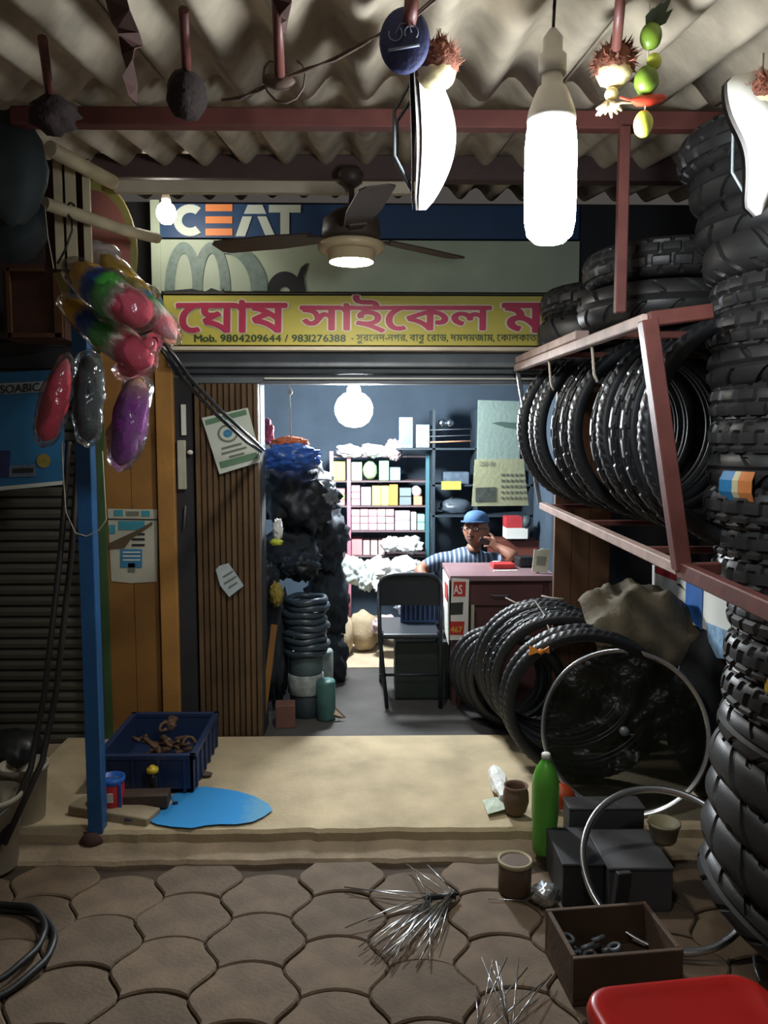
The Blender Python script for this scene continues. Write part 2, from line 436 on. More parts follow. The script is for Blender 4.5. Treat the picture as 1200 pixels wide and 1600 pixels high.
# ------------------------------------------------------------------ shop front: timber, posts, folding door, shutter box
Yf = 3.70
fr = thing('door_1', 'ochre timber panelling beside the shop doorway', None, at(210, 1140, Yf), kind='structure')
rect(166, 545, 207, 1152, Yf, .03).build('panel', M_wood, fr)
rect(208, 545, 247, 1152, Yf, .03).build('panel', M_wood, fr)
rect(248, 545, 275, 1156, Yf - .03, .07, bevel=.004).build('jamb', M_woodl, fr)
rect(156, 560, 166, 1156, Yf - .02, .05).build('green_edge', M_green, fr)
st = thing('trim_2', 'dark steel door post beside the folding door', None, at(288, 1150, Yf), kind='structure')
rect(275, 590, 303, 1156, Yf, .06).build('post', M_dark, st)
rect(283, 632, 290, 680, Yf - .012, .012).build('latch_plate', M_white, st)
rect(277, 688, 290, 765, Yf - .02, .02, bevel=.003).build('switch_box', mat('switch', '#b9b7a4', .5), st)
MB().tube([at(290, 790, Yf - .015), at(287, 826, Yf - .015)], .004).build('hasp', M_steel, st)
MB().blob(at(297, 707, Yf - .015), (.014, .012, .012), 2, .1).build('cap', M_white, st)
fd = thing('door_2', 'brown ribbed folding door of narrow upright slats', None, at(356, 1150, Yf), kind='structure')
M_slat = mat('brown_slat', '#5f4a33', .5, var=.3, scale=5, rnd=.15)
a = at(303, 600, Yf + .04); b = at(412, 1154, Yf + .04); ns = 11; sw = (b.x - a.x) / ns
for i in range(ns):
    x = a.x + sw * (i + .5)
    mb = MB(); pr = [(-sw*.46, .0), (-sw*.3, -.012), (sw*.3, -.012), (sw*.46, .0), (sw*.46, .012), (-sw*.46, .012)]
    mb.prism([(x + p[0], Yf + .03 + p[1]) for p in pr], a.z - b.z, Matrix.Translation((0, 0, b.z)))
    mb.build('slat', M_slat, fd)
MB().span((a.x, Yf + .04, b.z), (b.x, Yf + .055, a.z)).build('backing', M_dark, fd)
# timber jamb on the far side
fr2 = thing('door_3', 'dark brown timber jamb past the counter', None, at(905, 1000, Yf), kind='structure')
M_brown = mat('brown_timber', '#5d3f28', .6, var=.3, scale=4)
for p0, p1 in ((866, 892), (893, 920), (921, 952)):
    rect(p0, 600, p1, 1160, Yf + .05, .03).build('panel', M_brown, fr2)
# lintel / rolled shutter box
ln = thing('lintel_beam', 'grey steel shutter box over the doorway', None, at(600, 575, 3.66), kind='structure')
for i, (y0, y1, Y, th) in enumerate(((548, 574, 3.62, .2), (575, 584, 3.68, .14), (585, 600, 3.72, .1))):
    rect(262, y0, 960, y1, Y, th, bevel=.004).build('box_face', M_steel, ln)
rect(413, 590, 865, 593, 3.70, .015).build('rail', M_white, ln)
# neighbour's rolling shutter
sh = thing('rolling_shutter', 'closed dark rolling shutter of the neighbouring shop', 'shutter', (-1.75, 3.75, .05), kind='structure')
s0 = None; pitch = .052
pr = [(0, -.012), (.008, -.026), (.028, -.030), (.044, -.022), (pitch - .003, -.010), (pitch - .003, 0), (0, 0)]
for i in range(38):
    if s0 is None:
        mb = MB(); mb.prism(pr, 1.05, Matrix(((0, 0, 1, -.62), (0, 1, 0, 0), (1, 0, 0, 0), (0, 0, 0, 1)))); s0 = mb.build('slat', M_shut, sh, local=True); o = s0
    else: o = s0.copy(); COL.objects.link(o)
    o.location = (0, 0, i * pitch)
o = MB().span((-1.315, 3.66, .05), (-1.262, 3.80, 2.3)).build('shutter_guide', M_shut, sh)
# ================================================================== LAMPS
# tall lamp under the near roof
M_hold = mat('lamp_holder', '#bdb8b0', .4, var=.1, bump=0)
Yl = 1.42
lp = at(860, 280, Yl); top = at(863, 60, Yl)
t = thing('hanging_lamp', 'tall cylindrical white lamp glowing in a pendant holder under the roof', 'lamp', at(860, 382, Yl))
def colm(c): return Matrix.Translation(c)
zb_, zt_ = at(860, 382, Yl).z, at(860, 194, Yl).z; h = zt_ - zb_; R_ = .045
MB().lathe([(.0, 0), (R_*.6, .004), (R_*.88, .016), (R_*.98, .04), (R_, .08), (R_, h*.8), (R_*.95, h*.93), (R_*.9, h)], 28, Matrix.Translation((lp.x, Yl, zb_))).build('bulb', glow('lamp_front', (.88, .95, 1.0), E_FRONT), t)
MB().lathe([(R_*.92, 0), (R_*.95, .008), (R_*.9, .02), (R_*.7, .045), (R_*.55, .06), (.018, .065), (.018, .085)], 28, Matrix.Translation((lp.x, Yl, zt_))).build('collar', M_hold, t)
MB().lathe([(.024, 0), (.024, .03), (.017, .036), (.017, .06), (.006, .075)], 20, Matrix.Translation((lp.x, Yl, zt_ + .083))).build('socket', M_hold, t)
zc = zt_ + .155
MB().tube([(lp.x, Yl, zc), (lp.x + .003, Yl + .002, zc + .06), (lp.x + .001, Yl, roofz(Yl) - .03)], .0028).build('cord', M_black, t)
# round lamp in the shop
Yr = 4.85; lr = at(553, 637, Yr)
t = thing('room_lamp', 'round white lamp glowing inside the shop below the ceiling', 'lamp', lr)
MB().lathe([(0, -.12), (.05, -.113), (.09, -.085), (.115, -.035), (.115, .01), (.095, .055), (.06, .085), (.04, .09)], 28, Matrix.Translation(lr)).build('bulb', glow('lamp_room', (.90, .96, 1.0), E_ROOM), t)  # bulb made oversized so its shape takes in the glow around it
MB().lathe([(.042, .09), (.042, .12), (.03, .14), (.02, .16)], 20, Matrix.Translation(lr)).build('socket', M_hold, t)
MB().tube([lr + Vector((0, 0, .155)), (lr.x + .004, Yr, 1.98), (lr.x, Yr, 2.08)], .003).build('cord', M_black, t)
# small bulb in front of the tyre sign
Ys = 3.3; ls = at(260, 334, Ys)
t = thing('small_bulb', 'small round bulb glowing at the corner of the blue tyre sign', 'lamp', ls)
MB().lathe([(0, -.042), (.022, -.037), (.037, -.016), (.041, .004), (.034, .026), (.018, .044)], 22, Matrix.Translation(ls)).build('bulb', glow('lamp_small', (1.0, .97, .88), E_SMALL), t)
MB().lathe([(.019, .044), (.019, .06), (.013, .075), (.005, .08)], 16, Matrix.Translation(ls)).build('socket', M_hold, t)
MB().tube([ls + Vector((0, 0, .078)), (ls.x + .01, Ys - .01, ls.z + .13), (ls.x, Ys, roofz(Ys) - .02)], .002).build('cord', M_string, t)
# ceiling fan with lit underside
Yn = 2.88; fc = at(549, 410, Yn)
t = thing('ceiling_fan', 'brown ceiling fan with cream stepped hub and lit white underside', 'fan', fc)
M_cream = mat('cream_enamel', '#b9a57f', .4, var=.1, bump=0); M_fan = mat('brown_fan', '#3f342d', .5, var=.15)
T = Matrix.Translation
MB().lathe([(0, .004), (.074, .004), (.078, .010)], 32, T(fc)).build('light_disc', glow('lamp_fan', (1.0, .97, .9), E_FAN), t)
MB().lathe([(.079, .0), (.083, .003), (.083, .034), (.10, .038), (.108, .042)], 32, T(fc), cap=False).build('lower_hub', M_cream, t)
MB().lathe([(.102, .036), (.116, .039), (.12, .048), (.12, .062), (.10, .07), (.05, .074)], 32, T(fc)).build('upper_hub', M_cream, t)
MB().lathe([(.05, .073), (.1, .078), (.105, .10), (.1, .145), (.07, .17), (.03, .19)], 32, T(fc)).build('motor', M_fan, t)
ztop = zb2 - .045
MB().tube([fc + Vector((0, 0, .188)), (fc.x, Yn, ztop - .02)], .011, 12).build('downrod', M_fan, t)
MB().lathe([(.012, 0), (.04, .02), (.045, .05), (.03, .07)], 20, T((fc.x, Yn, ztop - .06))).build('canopy', M_fan, t)
for k in range(3):
    an = math.radians(40 + 120 * k); c_, s_ = math.cos(an), math.sin(an); Rz = Matrix.Rotation(an, 4, 'Z'); M = T(fc + Vector((0, 0, .088))) @ Rz @ Matrix.Rotation(math.radians(9), 4, 'X')
    MB().prism([(.09, -.02), (.16, -.03), (.16, .03), (.09, .02)], .006, M).build('blade_iron', M_fan, t)
    MB().prism([(.14, -.045), (.3, -.062), (.52, -.058), (.545, -.04), (.55, .03), (.53, .052), (.3, .055), (.14, .042)], .005, M @ T((0, 0, .006))).build('blade', M_fan, t)

# ================================================================== SIGNS
M_blue = mat('sign_blue', '#1f3f66', .5, var=.12, bump=.03); M_pg = mat('sign_pale_green', '#a5b09a', .6, var=.1, bump=.03)
M_or = mat('sign_orange', '#d98046', .5, var=.06, bump=0); M_lw = mat('sign_letter', '#c4ccc0', .5, var=.06, bump=0); M_gg = mat('print_grey_green', '#6f8078', .6, var=.18, scale=40, bump=0)
Yc = 3.60
t = thing('tyre_sign', 'old blue and pale green tyre sign with large letters above the yellow sign', 'sign', at(560, 455, Yc))
rect(240, 318, 905, 374, Yc, .02).build('blue_field', M_blue, t)
rect(240, 374, 905, 457, Yc - .002, .022).build('picture_field', M_pg, t)
rect(236, 312, 250, 458, Yc - .01, .035).build('frame', M_pg, t)
def plane_pts(pts, Y): return [at(p[0], p[1], Y) for p in pts]
def flat(name, pts, Y, m, parent, th=.002): return MB().poly(plane_pts(pts, Y), th, (0, 1, 0)).build(name, m, parent)
def ring_pts(cx, cy, rx, ry, a0, a1, n=18): return [(cx + rx * math.cos(math.radians(a0 + (a1 - a0) * i / n)), cy - ry * math.sin(math.radians(a0 + (a1 - a0) * i / n))) for i in range(n + 1)]
def arc(name, cx, cy, ro, ri, a0, a1, Y, m, parent, n=18):
    o_ = ring_pts(cx, cy, *ro, a0, a1, n); i_ = ring_pts(cx, cy, *ri, a0, a1, n); mb = MB(); P = plane_pts(o_ + i_, Y); k = n + 1
    Q = [p + Vector((0, .002, 0)) for p in P]
    fs = []
    for i in range(n): fs += [[i, i + 1, k + i + 1, k + i], [2*k + k + i, 2*k + k + i + 1, 2*k + i + 1, 2*k + i]]
    mb.add(P + Q, fs); return mb.build(name, m, parent)
Yt = Yc - .005
arc('letter_c', 297, 344, (26, 25), (13, 12), 50, 310, Yt, M_lw, t)
for y in (319, 338, 357): flat('letter_e', [(321, y), (363, y), (363, y + 11), (321, y + 11)], Yt, M_or, t)
flat('letter_a', [(387, 320), (410, 320), (416, 334), (381, 334)], Yt, M_lw, t)
flat('letter_a', [(379, 338), (394, 338), (383, 369), (368, 369)], Yt, M_lw, t)
flat('letter_a', [(402, 338), (416, 338), (430, 369), (415, 369)], Yt, M_lw, t)
flat('letter_t', [(420, 320), (470, 320), (470, 332), (420, 332)], Yt, M_lw, t)
flat('letter_t', [(438, 332), (452, 332), (452, 369), (438, 369)], Yt, M_lw, t)
for cx in (287, 330): arc('tyre_picture', cx, 454, (30, 76), (14, 58), 0, 180, Yc - .006 - .0015 * (cx > 300), M_gg, t)
arc('tyre_picture', 350, 454, (68, 76), (42, 58), 0, 95, Yc - .009, M_gg, t)
arc('wheel_picture', 445, 456, (28, 32), (8, 8), 0, 180, Yc - .006, M_dark, t)
flat('bike_picture', [(455, 456), (470, 418), (480, 410), (474, 430), (478, 456)], Yc - .008, M_dark, t)
flat('caption', [(255, 458), (350, 458), (350, 450), (345, 455), (330, 450), (320, 456), (300, 451), (255, 455)], Yc - .009, M_dark, t)
M_yel = mat('sign_yellow', '#bdb24e', .55, var=.1, scale=2, bump=.03); M_mag = mat('sign_crimson', '#b03050', .5, var=.08, bump=0); M_dgr = mat('sign_dark_green', '#26402c', .5, bump=0)
M_out = mat('sign_outline', '#d8d2c0', .5, var=.05, bump=0)
Yg = 3.52
t = thing('shop_sign', 'yellow shop sign with crimson lettering above the doorway', 'sign', at(570, 545, Yg))
rect(256, 461, 905, 540, Yg, .05).build('board', M_yel, t)
rect(250, 541, 905, 548, Yg - .012, .07).build('bottom_strip', M_pale, t)
rect(256, 457, 905, 461, Yg - .006, .06).build('top_strip', mat('sign_dark_trim', '#4a4438', .6), t)
def q(x0, y0, x1, y1, Y): return (at(x0, y1, Y), at(x1, y1, Y), at(x0, y0, Y))
for body, x0_, x1_ in (('\u09c7\u0998\u09be\u09b7', 277, 447), ('\u09b8\u09be\u0987\u09c7\u0995\u09b2', 470, 766), ('\u09ae\u09be', 786, 880)):
    y0_ = 462 if '\u0987' in body else 470
    lettering_row('outline', body, q(x0_, y0_, x1_, 519, Yg), M_out, t, .05, .0015)
    lettering_row('lettering', body, q(x0_, y0_, x1_, 519, Yg), M_mag, t, .022, .0042)
lettering_row('lettering', 'Mob. 9804209644 / 9831276388', q(304, 523, 540, 534, Yg), M_dgr, t, .02, .003, .08)
lettering_row('lettering', '- \u09b8\u09c1\u09b0\u09c7\u09a8\u09a6-\u09a8\u0997\u09b0, \u09ac\u09be\u09ac\u09c1 \u09c7\u09b0\u09be\u09a1, \u09a6\u09ae\u09a6\u09ae\u099c\u09be\u09ae, \u09c7\u0995\u09be\u09b2\u0995\u09be\u09a4\u09be', q(549, 522, 842, 537, Yg), M_dgr, t, .01, .003, .02)

# ================================================================== TYRES
M_rub = mat('tyre_rubber', '#302f2f', .45, var=.2, scale=10, bump=.06, bscale=90, spec=.5)
M_rub2 = mat('bike_tyre_rubber', '#1d1f22', .48, var=.2, scale=10, bump=.05, bscale=90, spec=.5)
M_rubg = mat('dusty_rubber', '#55594f', .7, var=.2, scale=10, bump=.06)
def frac(x): return x - math.floor(x)
def tread(kind, th, s):
    a = abs(s)
    if kind == 'groove':
        if a < .07: return 1
        return 1 if (a > .16 and frac(th * 16 / (2*PI) + (.5 if s > 0 else 0)) < .14) else 0
    if kind == 'block':
        if a < .08: return 1
        if .5 < a < .6: return .8
        return 1 if frac(th * 26 / (2*PI) + (.5 if s > 0 else 0) + (.5 if a > .55 else 0)) < .22 else 0
    if kind == 'knob':
        r_ = math.floor((s + 1) * 2.5)
        return 1 if (frac((s + 1) * 2.5) < .24 or frac(th * 24 / (2*PI) + .5 * r_) < .26) else 0
    if kind == 'slash':
        return 1 if frac(th * 13 / (2*PI)) < .12 or (a > .5 and frac(th * 13 / (2*PI) + .5) < .10) else 0
    if kind == 'bike':
        if .35 < a < .45: return 1
        return 1 if frac(th * 64 / (2*PI)) < .5 else 0
    return 0
TM = {}
SKEW = {'groove': .55 * 2*PI / 16, 'slash': .45 * 2*PI / 13, 'bike': .6 * 2*PI / 64}
def tyre_mesh(key, R, w, hh, kind, depth, nth):
    """solid tyre, axis Z: crown with cut tread, sidewalls, open bead"""
    if key in TM: return TM[key]
    A0 = 142; no = 46 if kind != 'bike' else 30; prof = []
    Rc = R - hh
    for i in range(no + 1):
        a = math.radians(-A0 + 2 * A0 * i / no); s = math.degrees(a) / 62
        ca, sa = math.cos(a), math.sin(a)
        rr = Rc + hh * math.copysign(abs(ca) ** .8, ca); zz = w * math.copysign(abs(sa) ** .8, sa)
        prof.append((rr, zz, s if abs(s) <= 1 else None, ca, sa))
    inner = []
    for i in range(7):
        a = math.radians(A0 - 2 * A0 * i / 6); inner.append((Rc + (hh - .011) * math.cos(a) * .96, (w - .008) * math.sin(a), None, 0, 0))
    prof += inner; m = len(prof); vs_, fs = [], []
    for k in range(nth):
        th = 2 * PI * k / nth
        for (r, z, s, ca, sa) in prof:
            sk_ = (SKEW.get(kind, 0) * (abs(sa) if kind != 'slash' else sa)); tq = th - sk_
            if s is not None:
                d = depth * tread(kind, th, s); r_ = r - d * ca; z_ = z - d * sa
            else: r_, z_ = r, z
            vs_.append((r_ * math.cos(tq), r_ * math.sin(tq), z_))
    for k in range(nth):
        l = (k + 1) % nth
        for i in range(m):
            j = (i + 1) % m; fs.append([k*m + i, l*m + i, l*m + j, k*m + j])
    mb = MB(); mb.add(vs_, fs, True); mb.sm = [not (prof[i][2] is not None and prof[(i + 1) % m][2] is not None) for k in range(nth) for i in range(m)]; TM[key] = mb; return mb
TP = {}
def tyre(key, loc, normal, label, group, spin=0.0, m=None, name='tyre', cat='tyre'):
    M = axes(loc, normal, spin)
    if key not in TP:
        o = TM[key].build(name, m or M_rub, local=True, org=(0, 0, 0)); TP[key] = o
        me = o.data; 
    else:
        o = TP[key].copy(); COL.objects.link(o)
    o.name = name; o.matrix_world = M; tag(o, label, cat, group); return o
for key, R, w_, hh, kind, dp, nth in (('m_groove', .27, .058, .058, 'groove', .010, 288), ('m_block', .262, .056, .056, 'block', .009, 286), ('m_knob', .265, .06, .055, 'knob', .010, 288),
        ('m_slash', .285, .062, .06, 'slash', .009, 286), ('b_26', .335, .026, .026, 'bike', .0022, 256), ('b_24', .25, .026, .026, 'bike', .0022, 192), ('b_fat', .33, .034, .032, 'knob', .005, 288)):
    tyre_mesh(key, R, w_, hh, kind, dp, nth)
# --- upper column on the rack's front bay
ucol = [ # (py of its middle, px of its left edge, kind)
 (232, 1066, 'm_block'), (297, 1086, 'm_groove'), (362, 1097, 'm_groove'), (424, 1106, 'm_slash'), (487, 1117, 'm_block'), (548, 1108, 'm_block'), (606, 1112, 'm_groove'),
 (664, 1114, 'm_block'), (712, 1113, 'm_knob'), (762, 1112, 'm_groove'), (810, 1106, 'm_knob'), (852, 1120, 'm_knob'), (897, 1120, 'm_knob')]
GR = 'motorcycle tyres in the tall stack by the red chair'
Yu = 2.10
ulab = ['uppermost', 'second', 'third', 'fourth', 'fifth', 'sixth', 'seventh', 'eighth', 'ninth', 'tenth', 'eleventh', 'twelfth', 'lowest']
RAD = {'m_groove': .27, 'm_block': .262, 'm_knob': .265, 'm_slash': .285}
zprev = None
zs = [at(1150, p, Yu).z for p, _, _ in ucol]
top_z, bot_z = zs[0], zs[-1]
step = (top_z - bot_z) / 12
for i, (py, px, k) in enumerate(ucol):
    e = at(px, py, Yu); z = top_z - step * i
    tyre(k, (e.x + RAD[k] + .006, Yu + random.uniform(-.012, .012), z), (random.uniform(-.03, .03), random.uniform(-.03, .03), 1), '%s black motorcycle tyre from the top in the tall stack above the rack beam' % ulab[i] if i not in (0, 12) else '%s black motorcycle tyre in the tall stack above the rack beam' % ulab[i], GR, spin=random.uniform(0, 6))
# --- lower column, leaning out towards the pavement at its foot
lk = ['m_groove', 'm_slash', 'm_slash', 'm_slash', 'm_groove', 'm_knob', 'm_knob', 'm_block']; ltl = [26, 27, 24, 19, 14, 8, 4, 1]
cc = Vector((at(1092, 1468, 2.08).x + .275, 2.12, .175))
for i, (k, tl) in enumerate(zip(lk, ltl)):
    a = math.radians(tl); nn_ = Vector((math.sin(a), -math.sin(a) * .45, math.cos(a))).normalized()
    if i:
        a2 = math.radians((tl + ltl[i - 1]) / 2); cc = cc + Vector((math.sin(a2) * .25, -math.sin(a2) * .1, math.cos(a2))).normalized() * .122
    tyre(k, cc, nn_, '%s black motorcycle tyre from the top in the stack under the rack beam' % ORD[7 - i], 'motorcycle tyres stacked under the rack beam', spin=random.uniform(0, 6))
# --- steel rack
t = thing('tyre_rack', 'red steel tyre rack with pale rails jutting out beside the doorway', 'rack', (1.0, 2.6, 1.15))
M_pinkrail = mat('pale_red_rail', '#b39a90', .4, var=.25, scale=14)
def bar(p0, p1, r, m, nm='rail', n=8):
    return MB().tube([Vector(p0), Vector(p1)], r, n).build(nm, m, t)
A_ = at(808, 575, 3.55); B_ = at(1012, 500, 1.93); C_ = at(848, 790, 3.5); D_ = at(1066, 890, 1.93)
def sq(p0, p1, wd, ht, m, nm):
    p0, p1 = Vector(p0), Vector(p1); x = (p1 - p0).normalized(); y = Vector((0, 0, 1)).cross(x)
    y = y.normalized() if y.length > .05 else Vector((0, 1, 0)); z = x.cross(y)
    return MB().box((p0 + p1) / 2, ((p1 - p0).length, wd, ht), Matrix((x, y, z)).transposed(), bevel=.003).build(nm, m, t)
sq(A_, B_, .03, .03, M_pinkrail, 'top_rail')
sq(A_ + Vector((.012, 0, .034)), A_ + (B_ - A_) * .62 + Vector((.012, 0, .034)), .045, .028, M_pinkrail, 'plank')
sq(C_, D_, .032, .03, M_pinkrail, 'bottom_rail')
sq(D_, at(1245, 972, 1.45), .03, .04, M_red, 'bottom_rail')
sq(B_, D_, .04, .04, M_red, 'front_post')
sq(A_, C_ + Vector((0, .06, 0)), .018, .018, M_steel, 'rear_post')
sq(B_ + Vector((.0, 0, 0)), (B_.x + .155, 1.93, B_.z + .02), .036, .036, M_red, 'cross_rail')
sq(D_, (D_.x + .1, 1.95, D_.z - .0), .03, .03, M_red, 'cross_rail')
sq((1.58, 1.75, 1.84), (1.58, 3.6, 1.84), .03, .03, M_red, 'wall_rail'); sq((1.58, 1.75, 1.2), (1.58, 3.6, 1.2), .03, .03, M_red, 'wall_rail')
for Y in (2.25, 2.9, 3.5):
    k = (Y - 1.93) / (3.55 - 1.93); P = B_ + (A_ - B_) * k; Q = D_ + (C_ - D_) * k
    sq(P, (1.58, Y, P.z), .025, .02, M_red, 'shelf_bearer'); sq(Q, (1.58, Y, Q.z), .025, .02, M_red, 'shelf_bearer')
for px, p0, p1, Y in ((860, 556, 610, 2.95), (920, 540, 604, 2.4)):
    k = (Y - 1.93) / (3.55 - 1.93); P = B_ + (A_ - B_) * k
    MB().tube([P, P + Vector((.01, 0, -.10)), P + Vector((.018, -.01, -.125))], .004, 6).build('hook', M_pale, t)
# --- bicycle tyres standing in the rack
rt = [(806, 3.42, 'b_26'), (825, 3.3, 'b_26'), (833, 3.2, 'b_26'), (861, 3.02, 'b_fat'), (873, 2.92, 'b_fat'), (887, 2.82, 'b_26'), (922, 2.62, 'b_fat'), (931, 2.52, 'b_26'), (950, 2.40, 'b_fat'), (968, 2.28, 'b_fat'), (996, 2.12, 'b_26')]
for i, (px, Y, k) in enumerate(rt):
    kk = (Y - 1.93) / (3.5 - 1.93); zq = (D_ + (C_ - D_) * kk).z
    e = at(px, 700, Y); R_ = {'b_26': .335, 'b_fat': .33}[k]
    lab = ('%s bicycle tyre standing in the rack, counted from the doorway' % ORD[i]) if i else 'bicycle tyre standing in the rack nearest the calendar'
    tyre(k, (e.x + R_, Y, zq + .012 + R_), (random.uniform(-.05, .03), 1, random.uniform(-.05, .05)), lab, 'bicycle tyres standing in the rack', spin=random.uniform(0, 6), m=M_rub2, name='tyre')
# --- tyres lying on top of the rack
for i, (px, Y, lvl, k) in enumerate(((842, 3.25, 0, 'm_slash'), (846, 3.27, 1, 'm_knob'), (905, 2.55, 0, 'm_groove'), (912, 2.55, 1, 'm_block'))):
    kk = (Y - 1.93) / (3.55 - 1.93); zq = (B_ + (A_ - B_) * kk).z + .05; e = at(px, 500, Y)
    lab = ['greyish motorcycle tyre lying on the rack top by the yellow sign', 'knobbly motorcycle tyre second up on the rack top by the yellow sign', 'lowest motorcycle tyre on the rack top behind the red upright', 'second motorcycle tyre up on the rack top behind the red upright', 'third motorcycle tyre up on the rack top behind the red upright', 'top motorcycle tyre in the stack behind the red upright', 'top motorcycle tyre in the stack by the yellow sign'][i]
    o = tyre(k, (e.x + RAD[k], Y, zq + .062 + lvl * .124), (0, 0, 1), lab, 'motorcycle tyres lying on the rack top', spin=i * 1.3)
# printed paper band on one tyre of the tall stack
e = at(1150, 762, 1.9)
mb = MB(); n = 10; cx, cy = at(1112, 762, Yu).x + .28, Yu
def band_(a0, a1, r, z0, z1, m, nm, par):
    mb = MB(); vs_ = []
    for i in range(n + 1):
        a = math.radians(a0 + (a1 - a0) * i / n); c_, s_ = math.cos(a), math.sin(a)
        for rr, zz in ((r, z0), (r + .012, (z0 * .7 + z1 * .3)), (r + .012, (z0 * .3 + z1 * .7)), (r, z1)): vs_.append((cx + rr * c_, cy + rr * s_, zz))
        for rr, zz in ((r - .002, z0), (r + .010, (z0 * .7 + z1 * .3)), (r + .010, (z0 * .3 + z1 * .7)), (r - .002, z1)): vs_.append((cx + rr * c_, cy + rr * s_, zz))
    fs = []
    for i in range(n):
        for k in range(3): a = i * 8 + k; fs.append([a, a + 1, a + 9, a + 8]); a += 4; fs.append([a, a + 8, a + 9, a + 1])
        for k0, k1 in ((0, 4), (3, 7)): fs.append([i*8 + k0, i*8 + k1, i*8 + 8 + k1, i*8 + 8 + k0])
    mb.add(vs_, fs); return mb.build(nm, m, par)
zq = e.z
t = thing('paper_band', 'blue and orange paper band wrapped round a tyre in the tall stack', 'label', (cx, cy, zq - .035))
band_(189, 199, .272, zq - .04, zq + .036, mat('band_blue', '#2f7fb5', .5, bump=0), 'blue_part', t)
band_(199, 203, .2725, zq - .04, zq + .036, mat('band_cream', '#d6cfa8', .5, bump=0), 'cream_part', t)
band_(203, 211, .272, zq - .04, zq + .036, mat('band_orange', '#e08a4e', .5, bump=0), 'orange_part', t)

# --- printed panel hung under the rack
t = thing('printed_panel', 'white panel with red strip and blue block hung under the rack rail', 'panel', (1.335, 3.1, .75))
def side(name, pts, m, dx=0.0, th=.004):   # points on the plane x = const, given by the photo
    X = 1.335; P = []
    for px, py in pts:
        d = ray(px, py); k = (X - dx) / d.x; P.append(Vector((0, 0, CAM_Z)) + d * k)
    return MB().poly(P, th, (1, 0, 0)).build(name, m, t)
side('board', [(1019, 882), (1142, 934), (1142, 1000), (1019, 950)], M_white, 0, .012)
side('red_strip', [(1023, 884), (1056, 898), (1056, 908), (1023, 895)], mat('panel_red', '#b02a30', .5, bump=0), .003, .002)
side('blue_block', [(1072, 905), (1098, 917), (1096, 985), (1070, 960)], mat('panel_blue', '#2c62a8', .5, bump=0), .003, .002)
side('scooter_picture', [(1103, 972), (1135, 985), (1135, 1030), (1120, 1028), (1106, 1000)], mat('panel_sky', '#86a9c8', .5, var=.35, scale=40, bump=0), .003, .002)
side('picture_outline', [(1056, 912), (1072, 924), (1068, 920), (1062, 912)], M_black, .004, .002)
# ================================================================== THINGS HANGING UNDER THE ROOF
M_hair = mat('dried_red_petals', '#7a4632', .8, var=.4, scale=60, bump=.5, bscale=120); M_petal = mat('cream_petals', '#d9c79a', .7, var=.15)
def hang_rod(p0, p1, r, label, m=M_red):
    o = MB().tube([p0, p1], r, 8).build('hanger_rod', m); return tag(o, label, 'rod', 'red hanger rods under the roof')
hang_rod(at(66, 58, 1.5), at(78, 150, 1.6), .0085, 'red iron hanger rod above the dark bundle at the corner')
hang_rod(at(287, 15, 1.36), at(292, 118, 1.5), .0085, 'red iron hanger rod above the black ball')
hang_rod(at(432, -15, 1.3), at(437, 118, 1.4), .009, 'red iron hanger rod beside the torn brown strip')
hang_rod(at(645, -15, 1.32), at(640, 40, 1.35), .012, 'red iron hanger rod above the navy disc')
hang_rod(at(971, -15, 1.3), at(963, 75, 1.4), .0085, 'red iron hanger rod above the flower garland')
# torn strips
M_strip = mat('brown_strip', '#4a3029', .8, var=.3, scale=8)
def strip(pts, Y, wd, label):
    mb = MB(); vs_ = []; n = len(pts)
    for i, (px, py, w_) in enumerate(pts):
        c = at(px, py, Y); dy = .02 * math.sin(i * 1.7); k = Y / F * w_ * .5
        vs_ += [(c.x - k, Y + dy, c.z), (c.x + k, Y - dy, c.z), (c.x + k, Y - dy + .004, c.z), (c.x - k, Y + dy + .004, c.z)]
    fs = [[0, 1, 2, 3], [4*n-1, 4*n-2, 4*n-3, 4*n-4]]
    for i in range(n - 1):
        for k in range(4): fs.append([4*i + k, 4*i + (k+1) % 4, 4*i + 4 + (k+1) % 4, 4*i + 4 + k])
    mb.add(vs_, fs); return tag(mb.build('torn_strip', M_strip), label, 'strip', 'torn strips hanging from the roof')
strip([(180, -5, 32), (188, 25, 38), (200, 48, 30), (204, 62, 26), (200, 80, 24), (202, 100, 18), (203, 125, 14), (207, 155, 4)], 1.3, 0, 'long dark brown torn strip hanging in front of the roof')
strip([(440, -5, 30), (446, 14, 22), (444, 26, 10), (442, 45, 3)], 1.28, 0, 'short brown torn strip hanging beside a hanger rod')
# twisted wire
P = [at(346, 156, 1.45), at(375, 155, 1.45), at(400, 140, 1.44), at(440, 122, 1.42), at(475, 112, 1.41), at(520, 92, 1.4), at(560, 70, 1.39), at(600, 52, 1.38), at(650, 22, 1.34), at(690, -14, 1.3)]
t = thing('twisted_wire', 'twisted rusty wire stretched below the roof sheets', 'wire', P[3]); M_wire = mat('rusty_wire', '#564339', .7)
MB().tube(P, .0022, 6).build('strand', M_wire, t)
MB().tube([p + Vector((.003, 0, .005 * math.sin(i * 2))) for i, p in enumerate(P)], .0022, 6).build('strand', M_wire, t)
c = at(443, 128, 1.42); MB().tube([c + Vector((.025 * math.cos(a * .6) + .004 * a - .03, 0, .035 * math.sin(a * .6))) for a in range(14)], .002, 6).build('loop', M_wire, t)
c = at(435, 128, 1.42); MB().blob(c, (.03, .012, .012), 2, .4, 4, 3).build('knot', M_wire, t)
